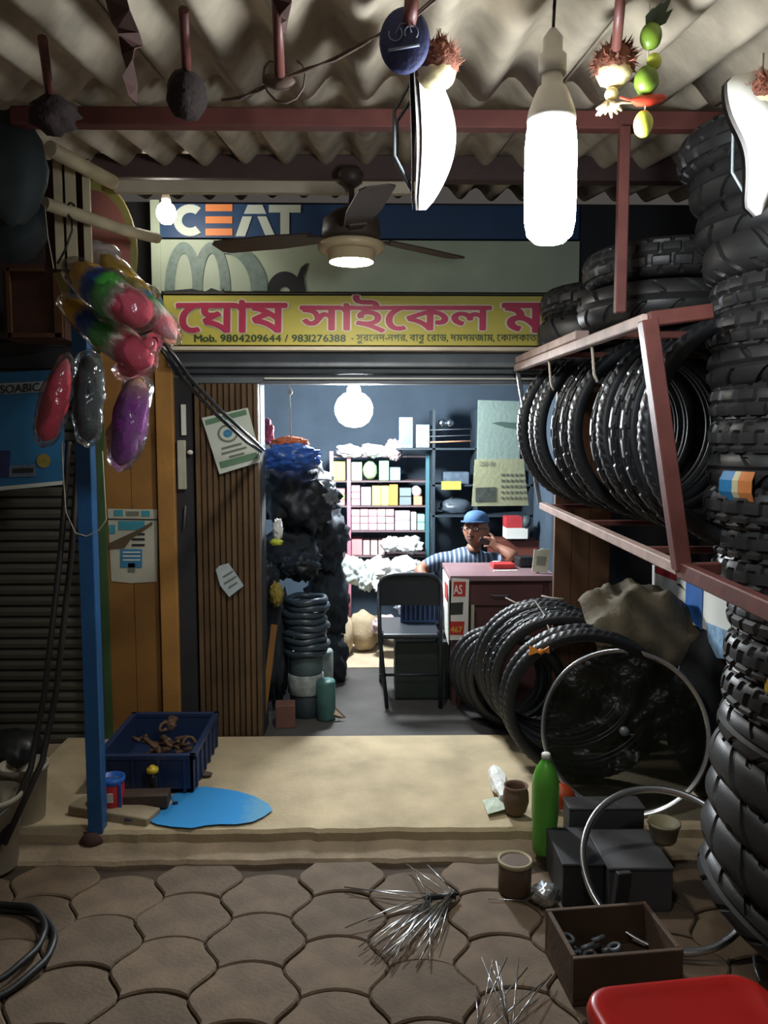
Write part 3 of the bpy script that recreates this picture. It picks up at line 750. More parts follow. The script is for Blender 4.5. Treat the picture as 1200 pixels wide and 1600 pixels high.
# black ball and dark bundle
M_blk = mat('sooty_black', '#2d211f', .9, var=.3, scale=20, bump=.6, bscale=60)
tag(MB().blob(at(291, 149, 1.5), (.036, .036, .042), 3, .12, 5, 2, amp2=.1).build('black_ball', M_blk), 'sooty black hanging ball in front of the red purlin', 'ball')
tag(MB().blob(at(84, 180, 1.62), (.045, .04, .036), 3, .35, 4, 5).build('dark_bundle', M_blk), 'dark bundle tied at the corner of the red purlin', 'bundle')
# navy disc with loop emblem
Yd = 1.36; c = at(632, 64, Yd)
t = thing('navy_disc', 'navy blue padded disc with pale bicycle emblem hanging from a rod', 'seat cover', c)
M_navy = mat('navy_cloth', '#262b52', .75, var=.12, bump=.2, bscale=120); M_emb = mat('grey_print', '#6f7487', .6, bump=0)
nrm = Vector((-.15, -1, -.12)); M = axes(c, nrm)
S_ = Matrix.Diagonal((1.0, 1.22, 1, 1)) @ Matrix.Rotation(.25, 4, 'Z')
MB().lathe([(0, .014), (.023, .012), (.037, .006), (.042, 0), (.037, -.006), (0, -.010)], 32, M @ S_).build('disc', M_navy, t)
for dx in (-.013, .013):
    MB().tube([M @ Vector((dx + .011 * math.cos(a * PI / 8), .006 + .011 * math.sin(a * PI / 8), .0165)) for a in range(-9 if dx < 0 else -2, 3 if dx < 0 else 10)], .0012, 5).build('emblem_wheel', M_emb, t)
MB().tube([M @ Vector((-.013, .006, .0175)), M @ Vector((-.004, .02, .017)), M @ Vector((.009, .02, .017)), M @ Vector((.013, .006, .0175))], .001, 5).build('emblem_frame', M_emb, t)
MB().tube([M @ Vector((-.026, -.018, .0155)), M @ Vector((.026, -.013, .0155))], .0022, 5).build('emblem_word', M_emb, t)
MB().tube([c + Vector((.01, .0, .055)), at(640, 25, Yd + .03)], .003, 6).build('cord', M_string, t)
# flower garlands (ball of dried petals, cream underside)
def garland(c, r, label, tail=True):
    t = thing('flower_garland', label, 'garland', c, group='dried flower garlands under the roof')
    mb = MB(); mb.blob(c, (r, r, r * .92), 3, .08, 4, 1)
    for i in range(260):
        z = random.uniform(-.25, 1); a = random.uniform(0, 2*PI); q_ = math.sqrt(max(0, 1 - z*z)); d = Vector((q_ * math.cos(a), q_ * math.sin(a), z)); p = c + d * r * .9
        s_ = d.cross(Vector((.3, .2, 1))).normalized() * r * .07; e = p + d * r * .28 + Vector((random.uniform(-.3, .3), random.uniform(-.3, .3), random.uniform(-.3, .3))) * r
        mb.add([p - s_, p + s_, e], [[0, 1, 2]])
    tag(mb.build('petal_head', M_hair, t), kind=None)
    MB().blob(c - Vector((0, 0, r * .42)), (r * .86, r * .86, r * .66), 3, .12, 6, 4, amp2=.1).build('cream_base', M_petal, t)
    if tail:
        MB().blob(c - Vector((.004, 0, r * 1.42)), (r * .34, r * .34, r * .32), 2, .1).build('bead', M_petal, t)
        mb = MB(); b = c - Vector((.008, 0, r * 1.75))
        for i in range(12):
            a = i * PI / 6; mb.tube([b, b + Vector((.3 * r * math.cos(a), .3 * r * math.sin(a), -.25 * r)), b + Vector((.62 * r * math.cos(a), .62 * r * math.sin(a), -.38 * r - .1 * r * (i % 3)))], [.004, .005, .002], 5)
        mb.build('tassel', M_petal, t)
    MB().tube([c + Vector((0, 0, r * .9)), c + Vector((.006, 0, r * 1.5))], .003, 6).build('string', M_string, t)
    return t
garland(at(960, 100, 1.45), .036, 'dried red flower ball with cream tassel beside the string of limes')
garland(at(682, 100, 1.40), .038, 'dried red flower ball hanging against the navy disc', False)
garland(at(1198, 146, 1.42), .034, 'dried red flower ball above the white saddle at the edge of view', False)
# limes and chilli
Yq = 1.42
t = thing('lime_string', 'string of green limes and a red chilli hanging beside the flower garland', 'charm', at(1005, 213, Yq))
M_lime = mat('green_lime', '#6f8a2c', .4, var=.3, scale=14, bump=.1); M_lime2 = mat('yellow_lime', '#c9cf52', .35, var=.2, scale=14, bump=.1); M_chi = mat('red_chilli', '#c8402a', .3, var=.15, bump=0); M_leaf = mat('dark_leaf', '#33402b', .6)
for (px, py, rx, rz, m) in ((1017, 57, .019, .022, M_lime), (1022, 96, .0125, .014, M_lime2), (1010, 126, .021, .024, M_lime), (1005, 194, .0165, .023, M_lime2)):
    c = at(px, py, Yq); MB().blob(c, (rx, rx, rz), 3, .05, 2, px).build('lime', m, t)
c = at(1008, 157, Yq)
MB().tube([at(968, 152, Yq), at(985, 157, Yq), at(995, 158, Yq), at(1015, 157, Yq), at(1035, 153, Yq), at(1042, 152, Yq)], [.002, .003, .0085, .010, .007, .002], 10).build('chilli', M_chi, t)
MB().tube([at(958, 165, Yq), at(972, 160, Yq), at(990, 160, Yq)], .0022, 6).build('stalk', M_petal, t)
for dx, dz, ln in ((.0, .0, .05), (.012, .004, .055), (-.01, -.006, .045), (.018, -.004, .04)):
    a = at(1012, 44, Yq) + Vector((dx * .3, 0, dz)); b = a + Vector((.4 * ln + dx, -.008, .8 * ln)); m_ = (a + b) / 2; s_ = Vector((.008, .003, -.004))
    MB().poly([a, m_ + s_, b, m_ - s_], .0015).build('leaf', M_leaf, t)
MB().tube([at(1016, -5, Yq), at(1014, 60, Yq), at(1010, 130, Yq), at(1006, 205, Yq)], .0012, 5).build('thread', M_string, t)
# hanging saddles
M_sad = mat('white_saddle_cover', '#e8e4da', .45, var=.05, bump=.04); M_sadu = mat('grey_saddle_base', '#6b6664', .6)
def saddle(c, face, label, sc=1.0):
    """nose down, wide end up; local: x width, z along length, y thickness (cover towards -y)"""
    t = thing('bicycle_saddle', label, 'saddle', c, group='white saddles hanging under the roof')
    R = Matrix.Rotation(face, 4, 'Z'); n, m = 18, 12; vs_ = []
    def W(u): return sc * (.024 + .058 * (1 / (1 + math.exp(-(u - .58) * 13))) - .03 * max(0, u - .86) / .14 * max(0, u - .86) / .14)
    for i in range(n + 1):
        u = i / n; wv = W(u) * (math.sqrt(max(0, 1 - ((.10 - u) / .10) ** 2)) if u < .10 else 1) * (math.sqrt(max(0, 1 - ((u - .9) / .1) ** 2)) * .6 + .4 if u > .9 else 1)
        for j in range(m + 1):
            s_ = -1 + 2 * j / m; y = -.062 * sc * (1 - abs(s_) ** 2.6) * (.22 + .78 * math.sin(PI * min(1, u * 1.02)) ** .8) - .008 * math.sin(PI * u)
            vs_.append(Vector((s_ * wv, y, (u - .5) * .27 * sc)))
    nv = len(vs_); W1 = m + 1
    fs = []
    for i in range(n):
        for j in range(m): a = i * W1 + j; fs.append([a, a + 1, a + 1 + W1, a + W1])
    mb = MB(); mb.add([R @ v + c for v in vs_], fs, True)
    base = [Vector((v.x * .9, .008, v.z)) for v in vs_]
    ob = mb.build('cover', M_sad, t)
    mb = MB(); mb.add([R @ Vector((v.x, v.y * .5 + .006, v.z)) + c for v in vs_], fs, True); mb.add([R @ Vector((v.x, .012, v.z)) + c for v in vs_], [f[::-1] for f in fs], True)
    mb.build('base', M_sadu, t)
    for sx in (-1, 1):
        MB().tube([R @ (Vector((sx * .01, .012, -.10)) * sc) + c, R @ (Vector((sx * .022, .045, -.04)) * sc) + c, R @ (Vector((sx * .024, .045, .04)) * sc) + c, R @ (Vector((sx * .03, .012, .09)) * sc) + c], .0035, 8).build('rail', M_steel, t)
    MB().tube([R @ (Vector((0, .0, .13)) * sc) + c, R @ (Vector((0, 0, .17)) * sc) + c], .003, 6).build('string', M_string, t)
    return t, R
saddle(at(655, 214, 1.55), math.radians(82), 'white bicycle saddle hanging nose down beneath the dried flower ball')
s2, R2 = saddle(at(1186, 226, 1.45), math.radians(14), 'white printed bicycle saddle hanging at the edge of view above the tyres', .92)
c2 = at(1186, 226, 1.45)
# faint print on that saddle
for ctr, r_, a0, a1 in ((Vector((.012, -.052, -.05)), .022, 20, 330), (Vector((.008, -.054, .03)), .012, 180, 380)):
    MB().tube([R2 @ (ctr + Vector((r_ * math.cos(math.radians(a0 + (a1 - a0) * i / 14)), 0, r_ * math.sin(math.radians(a0 + (a1 - a0) * i / 14))))) + c2 for i in range(15)], .0014, 5).build('print_line', M_emb, s2)

# ================================================================== UPPER CORNER: pipes, poster, bundles
M_pvc = mat('cream_pipe', '#cabb98', .55, var=.18, scale=12)
tag(MB().tube([at(78, 232, 2.3), at(120, 255, 2.42), at(177, 285, 2.6)], .022, 12).build('cream_pipe', M_pvc), 'cream pipe running back from the corner under the purlin', 'pipe')
tag(MB().tube([at(70, 318, 2.3), at(130, 338, 2.42), at(195, 360, 2.62), at(245, 372, 2.8)], .0185, 12).build('cream_pipe', M_pvc), 'lower cream pipe tied with black cord behind the colourful dusters', 'pipe')
t = thing('slatted_crate', 'cream slatted crate side hanging behind the tied pipe', 'crate', at(112, 420, 2.5))
for p0, p1 in ((85, 97), (103, 118), (130, 141)):
    rect(p0, 250, p1, 420, 2.5, .012).build('slat', M_pvc, t)
rect(66, 250, 86, 425, 2.54, .012).build('back', M_strip, t)
rect(86, 248, 141, 424, 2.53, .008).build('dark_back', M_strip, t)
t = thing('knotted_rope', 'black cord knotted round the lower cream pipe', 'cord', at(112, 330, 2.38))
c = at(112, 332, 2.38)
MB().tube([c + Vector((.004 * math.sin(k), .026 * math.cos(k * PI / 5), .026 * math.sin(k * PI / 5))) for k in range(11)], .004, 6).build('wrap', M_black, t)
MB().tube([at(112, 342, 2.34), at(113, 360, 2.34), at(102, 390, 2.34), at(90, 412, 2.34)], .003, 6).build('loose_end', M_black, t)
tag(MB().tube([at(70, 322, 2.28), at(75, 370, 2.28), at(84, 420, 2.28)], .0015, 5).build('white_string', M_string), 'white string hanging from the end of the lower cream pipe', 'string')
Yp = 3.0
t = thing('round_board', 'pink round board with yellow green rim behind the pipes', 'board', at(160, 430, Yp))
c = at(148, 390, Yp); k = Yp / F
M = axes(c, (0.2, -1, .05))
MB().lathe([(0, .008), (.215, .008), (.225, .0), (0, -.008)], 40, M @ Matrix.Diagonal((.68, 1.15, 1, 1))).build('rim', mat('board_yellow_green', '#a39a55', .6, var=.15), t)
MB().lathe([(0, .012), (.185, .012), (.185, .006)], 40, M @ Matrix.Diagonal((.68, 1.15, 1, 1))).build('face', mat('board_pink', '#c27e72', .6, var=.12), t)
# dusky plastic packs at the edge of view
M_pk = mat('grey_teal_pack', '#3c4648', .65, var=.35, scale=6, bump=.2, bscale=18); M_pk2 = mat('dark_teal_pack', '#1a2528', .65, var=.3, scale=6, bump=.2, bscale=18)
tag(MB().blob(at(22, 262, 2.2), (.085, .06, .15), 3, .18, 3, 8).build('plastic_pack', M_pk), 'grey plastic pack hanging at the edge of view under the purlin', 'pack')
tag(MB().blob(at(22, 352, 2.28), (.09, .06, .10), 3, .2, 3, 11).build('plastic_pack', M_pk2), 'dark teal plastic pack below the grey pack', 'pack')
t = thing('wall_cabinet', 'dark brown hanging cabinet with glazed front above the blue banner', 'cabinet', at(50, 530, 3.4))
rect(5, 412, 100, 530, 3.4, .2).build('body', M_strip, t)
rect(10, 418, 96, 424, 3.385, .02).build('frame', M_brown, t); rect(10, 520, 96, 527, 3.385, .02).build('frame', M_brown, t)
rect(10, 418, 16, 527, 3.385, .02).build('frame', M_brown, t); rect(84, 418, 96, 527, 3.385, .02).build('frame', M_brown, t)
rect(-40, 540, 110, 575, 3.6, .15).build('shelf', M_dark, t)
# ================================================================== LEFT: post, dusters, banner
Yb = 2.86
pb = g(147, 1312, .03); pt_ = at(140, 560, Yb)
t = thing('blue_post', 'blue painted steel post standing on the kerb', 'post', pb)
M_bpost = mat('blue_paint', '#2a5f93', .4, var=.15, scale=10, bump=.08)
MB().box(((pb.x + pt_.x) / 2, pb.y, (.04 + pt_.z) / 2 + .2), (.055, .055, pt_.z - .04 + .4), bevel=.004).build('shaft', M_bpost, t)
MB().lathe([(.05, 0), (.055, .01), (.045, .03), (.036, .045)], 18, T((pb.x, pb.y, .028))).build('foot', mat('rusty_foot', '#4a302a', .8, var=.3), t)
# dusters in clear wraps
def duster(name, p0, p1, Y0, Y1, rad, m, label, sd, taper=(.55, 1.0, .8)):
    a, b = at(*p0, Y0), at(*p1, Y1); d = b - a; L_ = d.length
    q_ = d.to_track_quat('Z', 'Y'); n, s_ = 18, 16
    t = thing('wrapped_duster', label, 'duster', a, rot=q_.to_euler(), group='dusters in clear wraps on the blue post')
    def mesh(off, amp, ext, nfreq):
        vs_ = []; fs = []
        for i in range(n + 1):
            u = i / n; z = -ext + (L_ + 2 * ext) * u
            e = math.sqrt(max(0, 1 - (2*u - 1) ** 6)) * (taper[0] + (taper[1] - taper[0]) * min(1, u * 2) if u < .5 else taper[1] + (taper[2] - taper[1]) * (u - .5) * 2)
            for k in range(s_):
                an = 2 * PI * k / s_; dd = Vector((math.cos(an), math.sin(an), 0))
                r_ = (rad * e + off) * (1 + amp * noise.noise((dd.x * nfreq + sd, dd.y * nfreq, z * 18)))
                r_ = r_ if 0 < i < n else .004
                vs_.append((dd.x * r_, dd.y * r_ * .8, z))
        for i in range(n):
            for k in range(s_): l = (k + 1) % s_; fs.append([i*s_ + k, i*s_ + l, (i+1)*s_ + l, (i+1)*s_ + k])
        fs += [list(range(s_))[::-1], [n * s_ + k for k in range(s_)]]
        mb = MB(); mb.add(vs_, fs, True); return mb
    mesh(0, .26, 0, 1.6).build('duster_head', m, t, local=True)
    mesh(.008, .35, .022, 2.6).build('clear_wrap', clear('clear_wrap', fac=.0, rough=.15, body=.03, fk=.7, bs=.6), t, local=True)
    return t
rain = [(.0, '#d8a325'), (.22, '#dca728'), (.30, '#24489a'), (.40, '#24489a'), (.48, '#3f9a34'), (.58, '#4aa43a'), (.66, '#d9cfc0'), (.74, '#c94a60'), (1.0, '#c23a52')]
rain2 = [(.0, '#d8b23a'), (.5, '#dcb02c'), (.56, '#2e6aa8'), (.64, '#3f9a44'), (.74, '#e0dcd0'), (.84, '#d8707c'), (1.0, '#e0b0b0')]
mr1, mr2 = bands('duster_rainbow', rain), bands('duster_yellow', rain2)
mrr = bands('duster_red', [(0, '#a8545a'), (.3, '#b4203c'), (1, '#b01c36')]); mpu = bands('duster_purple', [(0, '#8a6a4a'), (.3, '#7c2f86'), (1, '#74247c')]); mpk = bands('duster_pink', [(0, '#c23a52'), (1, '#d05068')])
duster('a', (112, 418), (232, 500), 2.5, 2.46, .082, mr1, 'rainbow banded duster in clear wrap, topmost on the blue post', 3)
duster('b', (158, 398), (275, 530), 2.60, 2.56, .056, mr2, 'mostly yellow duster in clear wrap facing the yellow sign', 9, (.6, 1, .62))
duster('c', (100, 470), (235, 572), 2.62, 2.55, .068, mr1, 'second rainbow banded duster tucked below the topmost one', 5)
duster('d', (242, 530), (190, 585), 2.60, 2.60, .050, mpk, 'pink tip duster in clear wrap below the rainbow dusters', 7)
duster('e', (104, 560), (68, 690), 2.62, 2.60, .052, mrr, 'crimson duster in clear wrap hanging towards the blue banner', 13, (.5, 1, .75))
duster('f', (216, 590), (188, 728), 2.62, 2.62, .062, mpu, 'purple duster in clear wrap hanging lowest beside the blue post', 17, (.8, 1, .75))
duster('g', (140, 555), (138, 690), 2.70, 2.70, .052, bands('duster_dark', [(0, '#1d2a2c'), (1, '#2a3636')]), 'dark green duster in clear wrap in front of the blue post', 21, (.9, 1, .9))
tag(MB().blob(at(148, 396, 2.64), (.07, .045, .035), 3, .5, 5, 4, amp2=.5).build('plastic_knot', clear('clear_knot', fac=.22, rough=.12, body=.25)), 'gathered clear plastic knot at the top of the dusters', 'plastic')
# cables from the dusters to the folding door
t = thing('black_tube_loop', 'pair of black rubber tubes slung from the dusters to the folding door', 'tube', at(330, 630, 3.1))
for dx, dy in ((0, 0), (10, -3)):
    MB().tube([at(245 + dx, 535 + dy, 2.75), at(285 + dx, 592 + dy, 2.88), at(335 + dx, 645 + dy, 3.05), at(385 + dx, 690 + dy, 3.3), at(408 + dx * .4, 706 + dy, 3.70)], .0075, 8).build('tube', mat('shiny_rubber', '#22242a', .25, bump=0), t)
# leaning black rods
for i, (pp) in enumerate((((108, 690), (95, 860), (70, 1080), (48, 1200), (-8, 1330)), ((124, 690), (112, 860), (88, 1080), (66, 1190), (6, 1320)))):
    Ys_ = (2.95, 2.92, 2.84, 2.78, 2.6)
    tag(MB().tube([at(*p, y) for p, y in zip(pp, Ys_)], .0115, 8).build('black_rod', mat('dull_rubber', '#26221f', .6)), ('outer of the two long black tubes hanging beside the blue post', 'long black tube hanging closest to the blue post')[i], 'tube', 'long black tubes by the blue post')
tag(MB().tube([at(97, 690, 2.8), at(99, 745, 2.8), at(103, 800, 2.8), at(118, 833, 2.8), at(135, 838, 2.8), at(155, 828, 2.8), at(166, 812, 2.8), at(163, 760, 2.8), at(160, 705, 2.8)], .002, 6).build('string_loop', M_string), 'cream string looped under the dusters across the blue post', 'string')
# blue banner
Yn_ = 3.55
t = thing('blue_banner', 'blue printed banner hanging in front of the dark shutter', 'banner', at(30, 770, Yn_))
flat('sheet', [(-60, 585), (100, 577), (100, 757), (-60, 774)], Yn_, mat('banner_blue', '#2b6d9c', .5, var=.35, scale=3, bump=.08, bscale=12), t, .004)
flat('white_strip', [(-60, 602), (98, 594), (98, 611), (-60, 619)], Yn_ - .003, mat('banner_grey', '#8f9aa0', .5), t)
flat('hem', [(-60, 766), (100, 751), (100, 757), (-60, 772)], Yn_ - .003, M_lw, t)
lettering('lettering', 'F SOABIC', (at(-12, 616, Yn_ - .004), at(62, 611, Yn_ - .004), at(-12, 603, Yn_ - .004)), M_dark, t, .01, .002)
flat('machine_picture', [(14, 727), (56, 726), (56, 744), (14, 746)], Yn_ - .004, mat('print_grey', '#5f7080', .5, var=.3, scale=40, bump=0), t)
flat('machine_picture', [(20, 732), (52, 731), (52, 738), (20, 739)], Yn_ - .007, M_dark, t)
flat('dark_picture', [(-60, 706), (16, 704), (14, 745), (-60, 750)], Yn_ - .004, mat('print_navy', '#26305a', .5, var=.3, scale=30, bump=0), t)
arc('yellow_mark', 68, 720, (11, 11), (1, 1), 0, 360, Yn_ - .005, mat('print_ochre', '#8a7a3a', .5, bump=0), t)
# posters on timber and door
t = thing('paper_poster', 'white and blue paper poster pasted on the ochre timber panel', 'poster', at(206, 910, Yf))
Yw = Yf - .004
flat('sheet', [(168, 795), (246, 796), (245, 909), (205, 911), (174, 908)], Yw, mat('poster_paper', '#b9b6a4', .7, var=.12), t)
M_cy = mat('print_cyan', '#3f93a6', .6, bump=0); M_pb = mat('print_blue', '#3a7ea6', .6, bump=0); M_pgray = mat('print_gray', '#707468', .6, bump=0)
for r_ in ([(168, 810), (246, 811), (246, 813), (168, 812)],): flat('rule', r_, Yw - .002, M_dark, t)
for x0_, y0_, x1_, y1_, m in ((178, 797, 192, 806, M_cy), (221, 798, 234, 807, M_cy), (171, 820, 180, 834, M_cy), (185, 814, 226, 828, M_cy), (188, 858, 222, 887, M_pb), (200, 880, 211, 894, M_pgray), (197, 799, 217, 806, M_pgray)):
    flat('print_patch', [(x0_, y0_), (x1_, y0_), (x1_, y1_), (x0_, y1_)], Yw - .0025, m, t)
flat('tear', [(172, 848), (215, 828), (238, 815), (238, 820), (205, 842), (195, 856), (172, 858)], Yw - .005, mat('torn_patch', '#5c4c36', .8), t)
for y in (833, 841, 850): flat('print_line', [(206, y), (226, y), (226, y + 3.5), (206, y + 3.5)], Yw - .0025, M_dark, t)
for y in (862, 868, 874): flat('print_line', [(192, y), (219, y), (219, y + 2), (192, y + 2)], Yw - .0045, M_white, t)
Yq_ = Yf - .0
t = thing('certificate_sheet', 'tilted white and green printed sheet hung on the folding door', 'notice', at(362, 740, Yq_))
flat('sheet', [(315, 653), (387, 637), (409, 721), (343, 741)], Yq_, mat('notice_paper', '#c3cbc0', .6, var=.06), t, .003)
arc('seal', 356, 677, (16, 14), (13, 11), 0, 360, Yq_ - .003, M_pgray, t, 24); arc('seal', 356, 677, (7, 6), (1, 1), 0, 360, Yq_ - .003, M_pb, t)
def tilt(cx, cy, w_, h_, a=-15):
    ca, sa = math.cos(math.radians(a)), math.sin(math.radians(a)); return [(cx + x * ca - y * sa, cy + x * sa + y * ca) for x, y in ((-w_, -h_), (w_, -h_), (w_, h_), (-w_, h_))]
M_ng = mat('notice_green', '#5f8468', .6, bump=0)
flat('green_band', tilt(353, 652, 33, 4), Yq_ - .003, M_ng, t); flat('green_band', tilt(373, 719, 30, 5), Yq_ - .003, M_ng, t)
for cx, cy, w_ in ((362, 697, 16), (366, 704, 20), (370, 711, 12)): flat('print_line', tilt(cx, cy, w_, 1.6), Yq_ - .003, M_pgray, t)
t = thing('paper_scrap', 'small torn pale paper stuck low on the folding door', 'paper', at(360, 932, Yq_))
flat('sheet', [(337, 890), (343, 884), (357, 880), (381, 915), (358, 933), (344, 915)], Yq_, mat('scrap_paper', '#aebcc0', .6, var=.15, scale=20), t, .003)
for cx, cy, w_ in ((356, 897, 9), (360, 906, 11), (364, 914, 8)): flat('print_line', tilt(cx, cy, w_, 1.2, -32), Yq_ - .003, M_pgray, t)

# ================================================================== LEFT FLOOR
M_crate = mat('navy_crate', '#26375a', .45, var=.12, bump=.05)
xa, xb, ya, yb, z0_, z1_ = -1.10, -.715, 3.10, 3.60, .092, .245
t = thing('plastic_crate', 'navy blue plastic crate of scrap metal beside the folding door', 'crate', ((xa + xb) / 2, (ya + yb) / 2, z0_))
MB().span((xa, ya, z0_), (xb, yb, z0_ + .01)).build('base', M_crate, t)
for a_, b_ in (((xa, ya, z0_), (xb, ya + .012, z1_)), ((xa, yb - .012, z0_), (xb, yb, z1_)), ((xa, ya, z0_), (xa + .012, yb, z1_)), ((xb - .012, ya, z0_), (xb, yb, z1_))): MB().span(a_, b_).build('side', M_crate, t)
for a_, b_ in (((xa - .01, ya - .01, z1_ - .018), (xb + .01, ya + .014, z1_ + .002)), ((xa - .01, yb - .014, z1_ - .018), (xb + .01, yb + .01, z1_ + .002)), ((xa - .01, ya - .01, z1_ - .018), (xa + .014, yb + .01, z1_ + .002)), ((xb - .014, ya - .01, z1_ - .018), (xb + .01, yb + .01, z1_ + .002))): MB().span(a_, b_, .002).build('rim', M_crate, t)
for k in range(6): MB().span((xb, ya + .04 + k * .085, z0_), (xb + .008, ya + .052 + k * .085, z1_ - .015)).build('rib', M_crate, t)
for k in range(4): MB().span((xa + .03 + k * .105, ya - .008, z0_), (xa + .042 + k * .105, ya, z1_ - .015)).build('rib', M_crate, t)
M_scr = mat('rusty_scrap', '#6b5340', .7, metal=.3, var=.4, scale=14, bump=.3)
for i in range(16):
    x, y = random.uniform(xa + .09, xb - .08), random.uniform(ya + .12, yb - .1); z = z0_ + .05 + .035 * (i % 4); a = random.uniform(0, PI); tl = random.uniform(-.2, .25); ln = random.uniform(.03, .07)
    d = Vector((math.cos(a) * ln, math.sin(a) * ln, tl * ln)); c = Vector((x, y, z))
    mb = MB()
    if i % 3 == 0: mb.tube([c - d, c - d * .3, c + d * .3, c + d], [.014, .017, .013, .018], 8)
    elif i % 3 == 1: mb.box(c, (ln * 2, .022, .012), Euler((0, tl, a)).to_matrix(), bevel=.002)
    else: mb.tube([c + Vector((.028 * math.cos(k * PI / 5), .028 * math.sin(k * PI / 5), .012 * math.sin(k + i))) for k in range(9)], .008, 6)
    tag(mb.build('scrap_piece', M_scr), 'rusty metal scrap piece jumbled inside the navy crate', 'scrap metal', 'scrap metal pieces in the navy crate')
c = g(237, 1196, .12); c = at(237, 1195, 3.05)
t = thing('yellow_cap_bottle', 'small dark bottle with yellow cap in front of the navy crate', 'bottle', (c.x, 3.06, .09))
MB().lathe([(.02, 0), (.022, .02), (.022, .08), (.016, .1)], 14, T((c.x, 3.06, .09))).build('body', M_black, t)
MB().lathe([(.023, .1), (.024, .11), (.022, .118), (.011, .12), (.01, .127)], 14, T((c.x, 3.06, .09))).build('cap', mat('yellow_cap', '#d8b82c', .4, bump=0), t)
a = g(196, 1252, .09)
tag(MB().box((-.885, 2.985, .117), (.2, .075, .05), (0, 0, .05), bevel=.004).build('dark_brick', mat('dark_brick', '#4a3b31', .8, var=.3)), 'dark brick lying in front of the navy crate', 'brick')
c = g(176, 1265, .085)
t = thing('paint_tin', 'red paint tin with blue splashed rim behind the blue post', 'tin', c)
MB().lathe([(.045, 0), (.047, .004), (.047, .128), (.044, .13), (.044, .01), (0, .008)], 24, T(c)).build('body', mat('tin_red', '#b02a30', .4, var=.15, bump=.05), t)
MB().lathe([(.0475, .112), (.050, .114), (.050, .134), (.043, .134), (.043, .11)], 24, T(c)).build('rim', mat('tin_blue', '#2a63b8', .4, var=.1), t)
MB().span(c + Vector((.036, -.036, .0)), c + Vector((.046, -.028, .115))).build('paint_run', MATS['tin_blue'], t)
MB().span(c + Vector((-.004, -.0495, .05)), c + Vector((.018, -.0455, .085))).build('paper_label', M_white, t)
MB().tube([c + Vector((-.046, 0, .12)), c + Vector((-.02, -.02, .135)), c + Vector((.02, -.01, .137)), c + Vector((.046, 0, .12))], .0022, 6).build('bail', M_steel, t)
tag(MB().box((g(170, 1290, .06).x + .005, 2.93, .085), (.34, .10, .052), (0, .03, -.28), bevel=.006).build('concrete_block', mat('block', '#9a8c72', .9, var=.2, bump=.4)), 'long concrete block lying behind the foot of the blue post', 'block')
# blue powder spill on the platform
M_bp = bpy.data.materials.new('blue_powder'); M_bp.use_nodes = True; nt = M_bp.node_tree; p = nt.nodes['Principled BSDF']; p.inputs['Roughness'].default_value = .95
tc = nt.nodes.new('ShaderNodeTexCoord'); sx = nt.nodes.new('ShaderNodeSeparateXYZ'); nt.links.new(tc.outputs['Generated'], sx.inputs[0])
nz = nt.nodes.new('ShaderNodeTexNoise'); nz.inputs['Scale'].default_value = 7; nz.inputs['Detail'].default_value = 8; nt.links.new(tc.outputs['Generated'], nz.inputs['Vector'])
ma = nt.nodes.new('ShaderNodeMath'); ma.operation = 'MULTIPLY_ADD'; ma.inputs[1].default_value = .35; nt.links.new(nz.outputs['Fac'], ma.inputs[0]); nt.links.new(sx.outputs[0], ma.inputs[2])
rp = nt.nodes.new('ShaderNodeValToRGB'); rp.color_ramp.elements[0].position = .9; rp.color_ramp.elements[0].color = (*lin('#2f8fd0'), 1); rp.color_ramp.elements[1].position = 1.0; rp.color_ramp.elements[1].color = (*lin('#5f9cc0'), 1)
nt.links.new(ma.outputs[0], rp.inputs['Fac']); nt.links.new(rp.outputs['Color'], p.inputs['Base Color']); MATS['blue_powder'] = M_bp
def spill(pts, z, label, lift=.0012):
    P = [g(px, py, z) for px, py in pts]; n = len(P); c = sum(P, Vector()) / n; mb = MB()
    vs_ = [p + Vector((0, 0, .0005)) for p in P] + [c + (p - c) * .8 + Vector((0, 0, lift)) for p in P] + [c + Vector((0, 0, lift * 1.3))]
    fs = [[i, (i + 1) % n, n + (i + 1) % n, n + i] for i in range(n)] + [[n + i, n + (i + 1) % n, 2 * n] for i in range(n)]
    mb.add(vs_, fs, True); o = mb.build('blue_powder_spill', M_bp); return tag(o, label, 'spill')
base = [(232, 1282), (238, 1272), (262, 1262), (270, 1252), (268, 1243), (288, 1233), (318, 1229), (345, 1232), (370, 1236), (398, 1244), (420, 1256), (426, 1266), (412, 1276), (395, 1284), (370, 1288), (340, 1288), (320, 1290), (300, 1294), (270, 1292), (245, 1288)]
spill(base, .084, 'bright blue powder spilled on the concrete platform')
spill([(205, 1262), (212, 1258), (222, 1262), (220, 1268), (207, 1268)], .084, 'small blue powder patch beside the red paint tin', .003)
o = MB().box(g(212, 1300, .045), (.02, .01, .004)); 
for px, py, s_ in ((274, 1255, .012), (203, 1282, .02), (322, 1212, .028)):
    c = g(px, py, .088); tag(MB().blob(c + Vector((0, 0, s_ * .25)), (s_, s_ * .7, s_ * .3), 2, .2, 3, px).build('pebble', mat('pebble_dark', '#5b4a3c', .8) if px == 322 else M_navy), {274: 'dark blue chip lying at the edge of the blue powder', 203: 'blue painted chip on the concrete block end', 322: 'brown stone by the corner of the navy crate'}[px], 'stone')
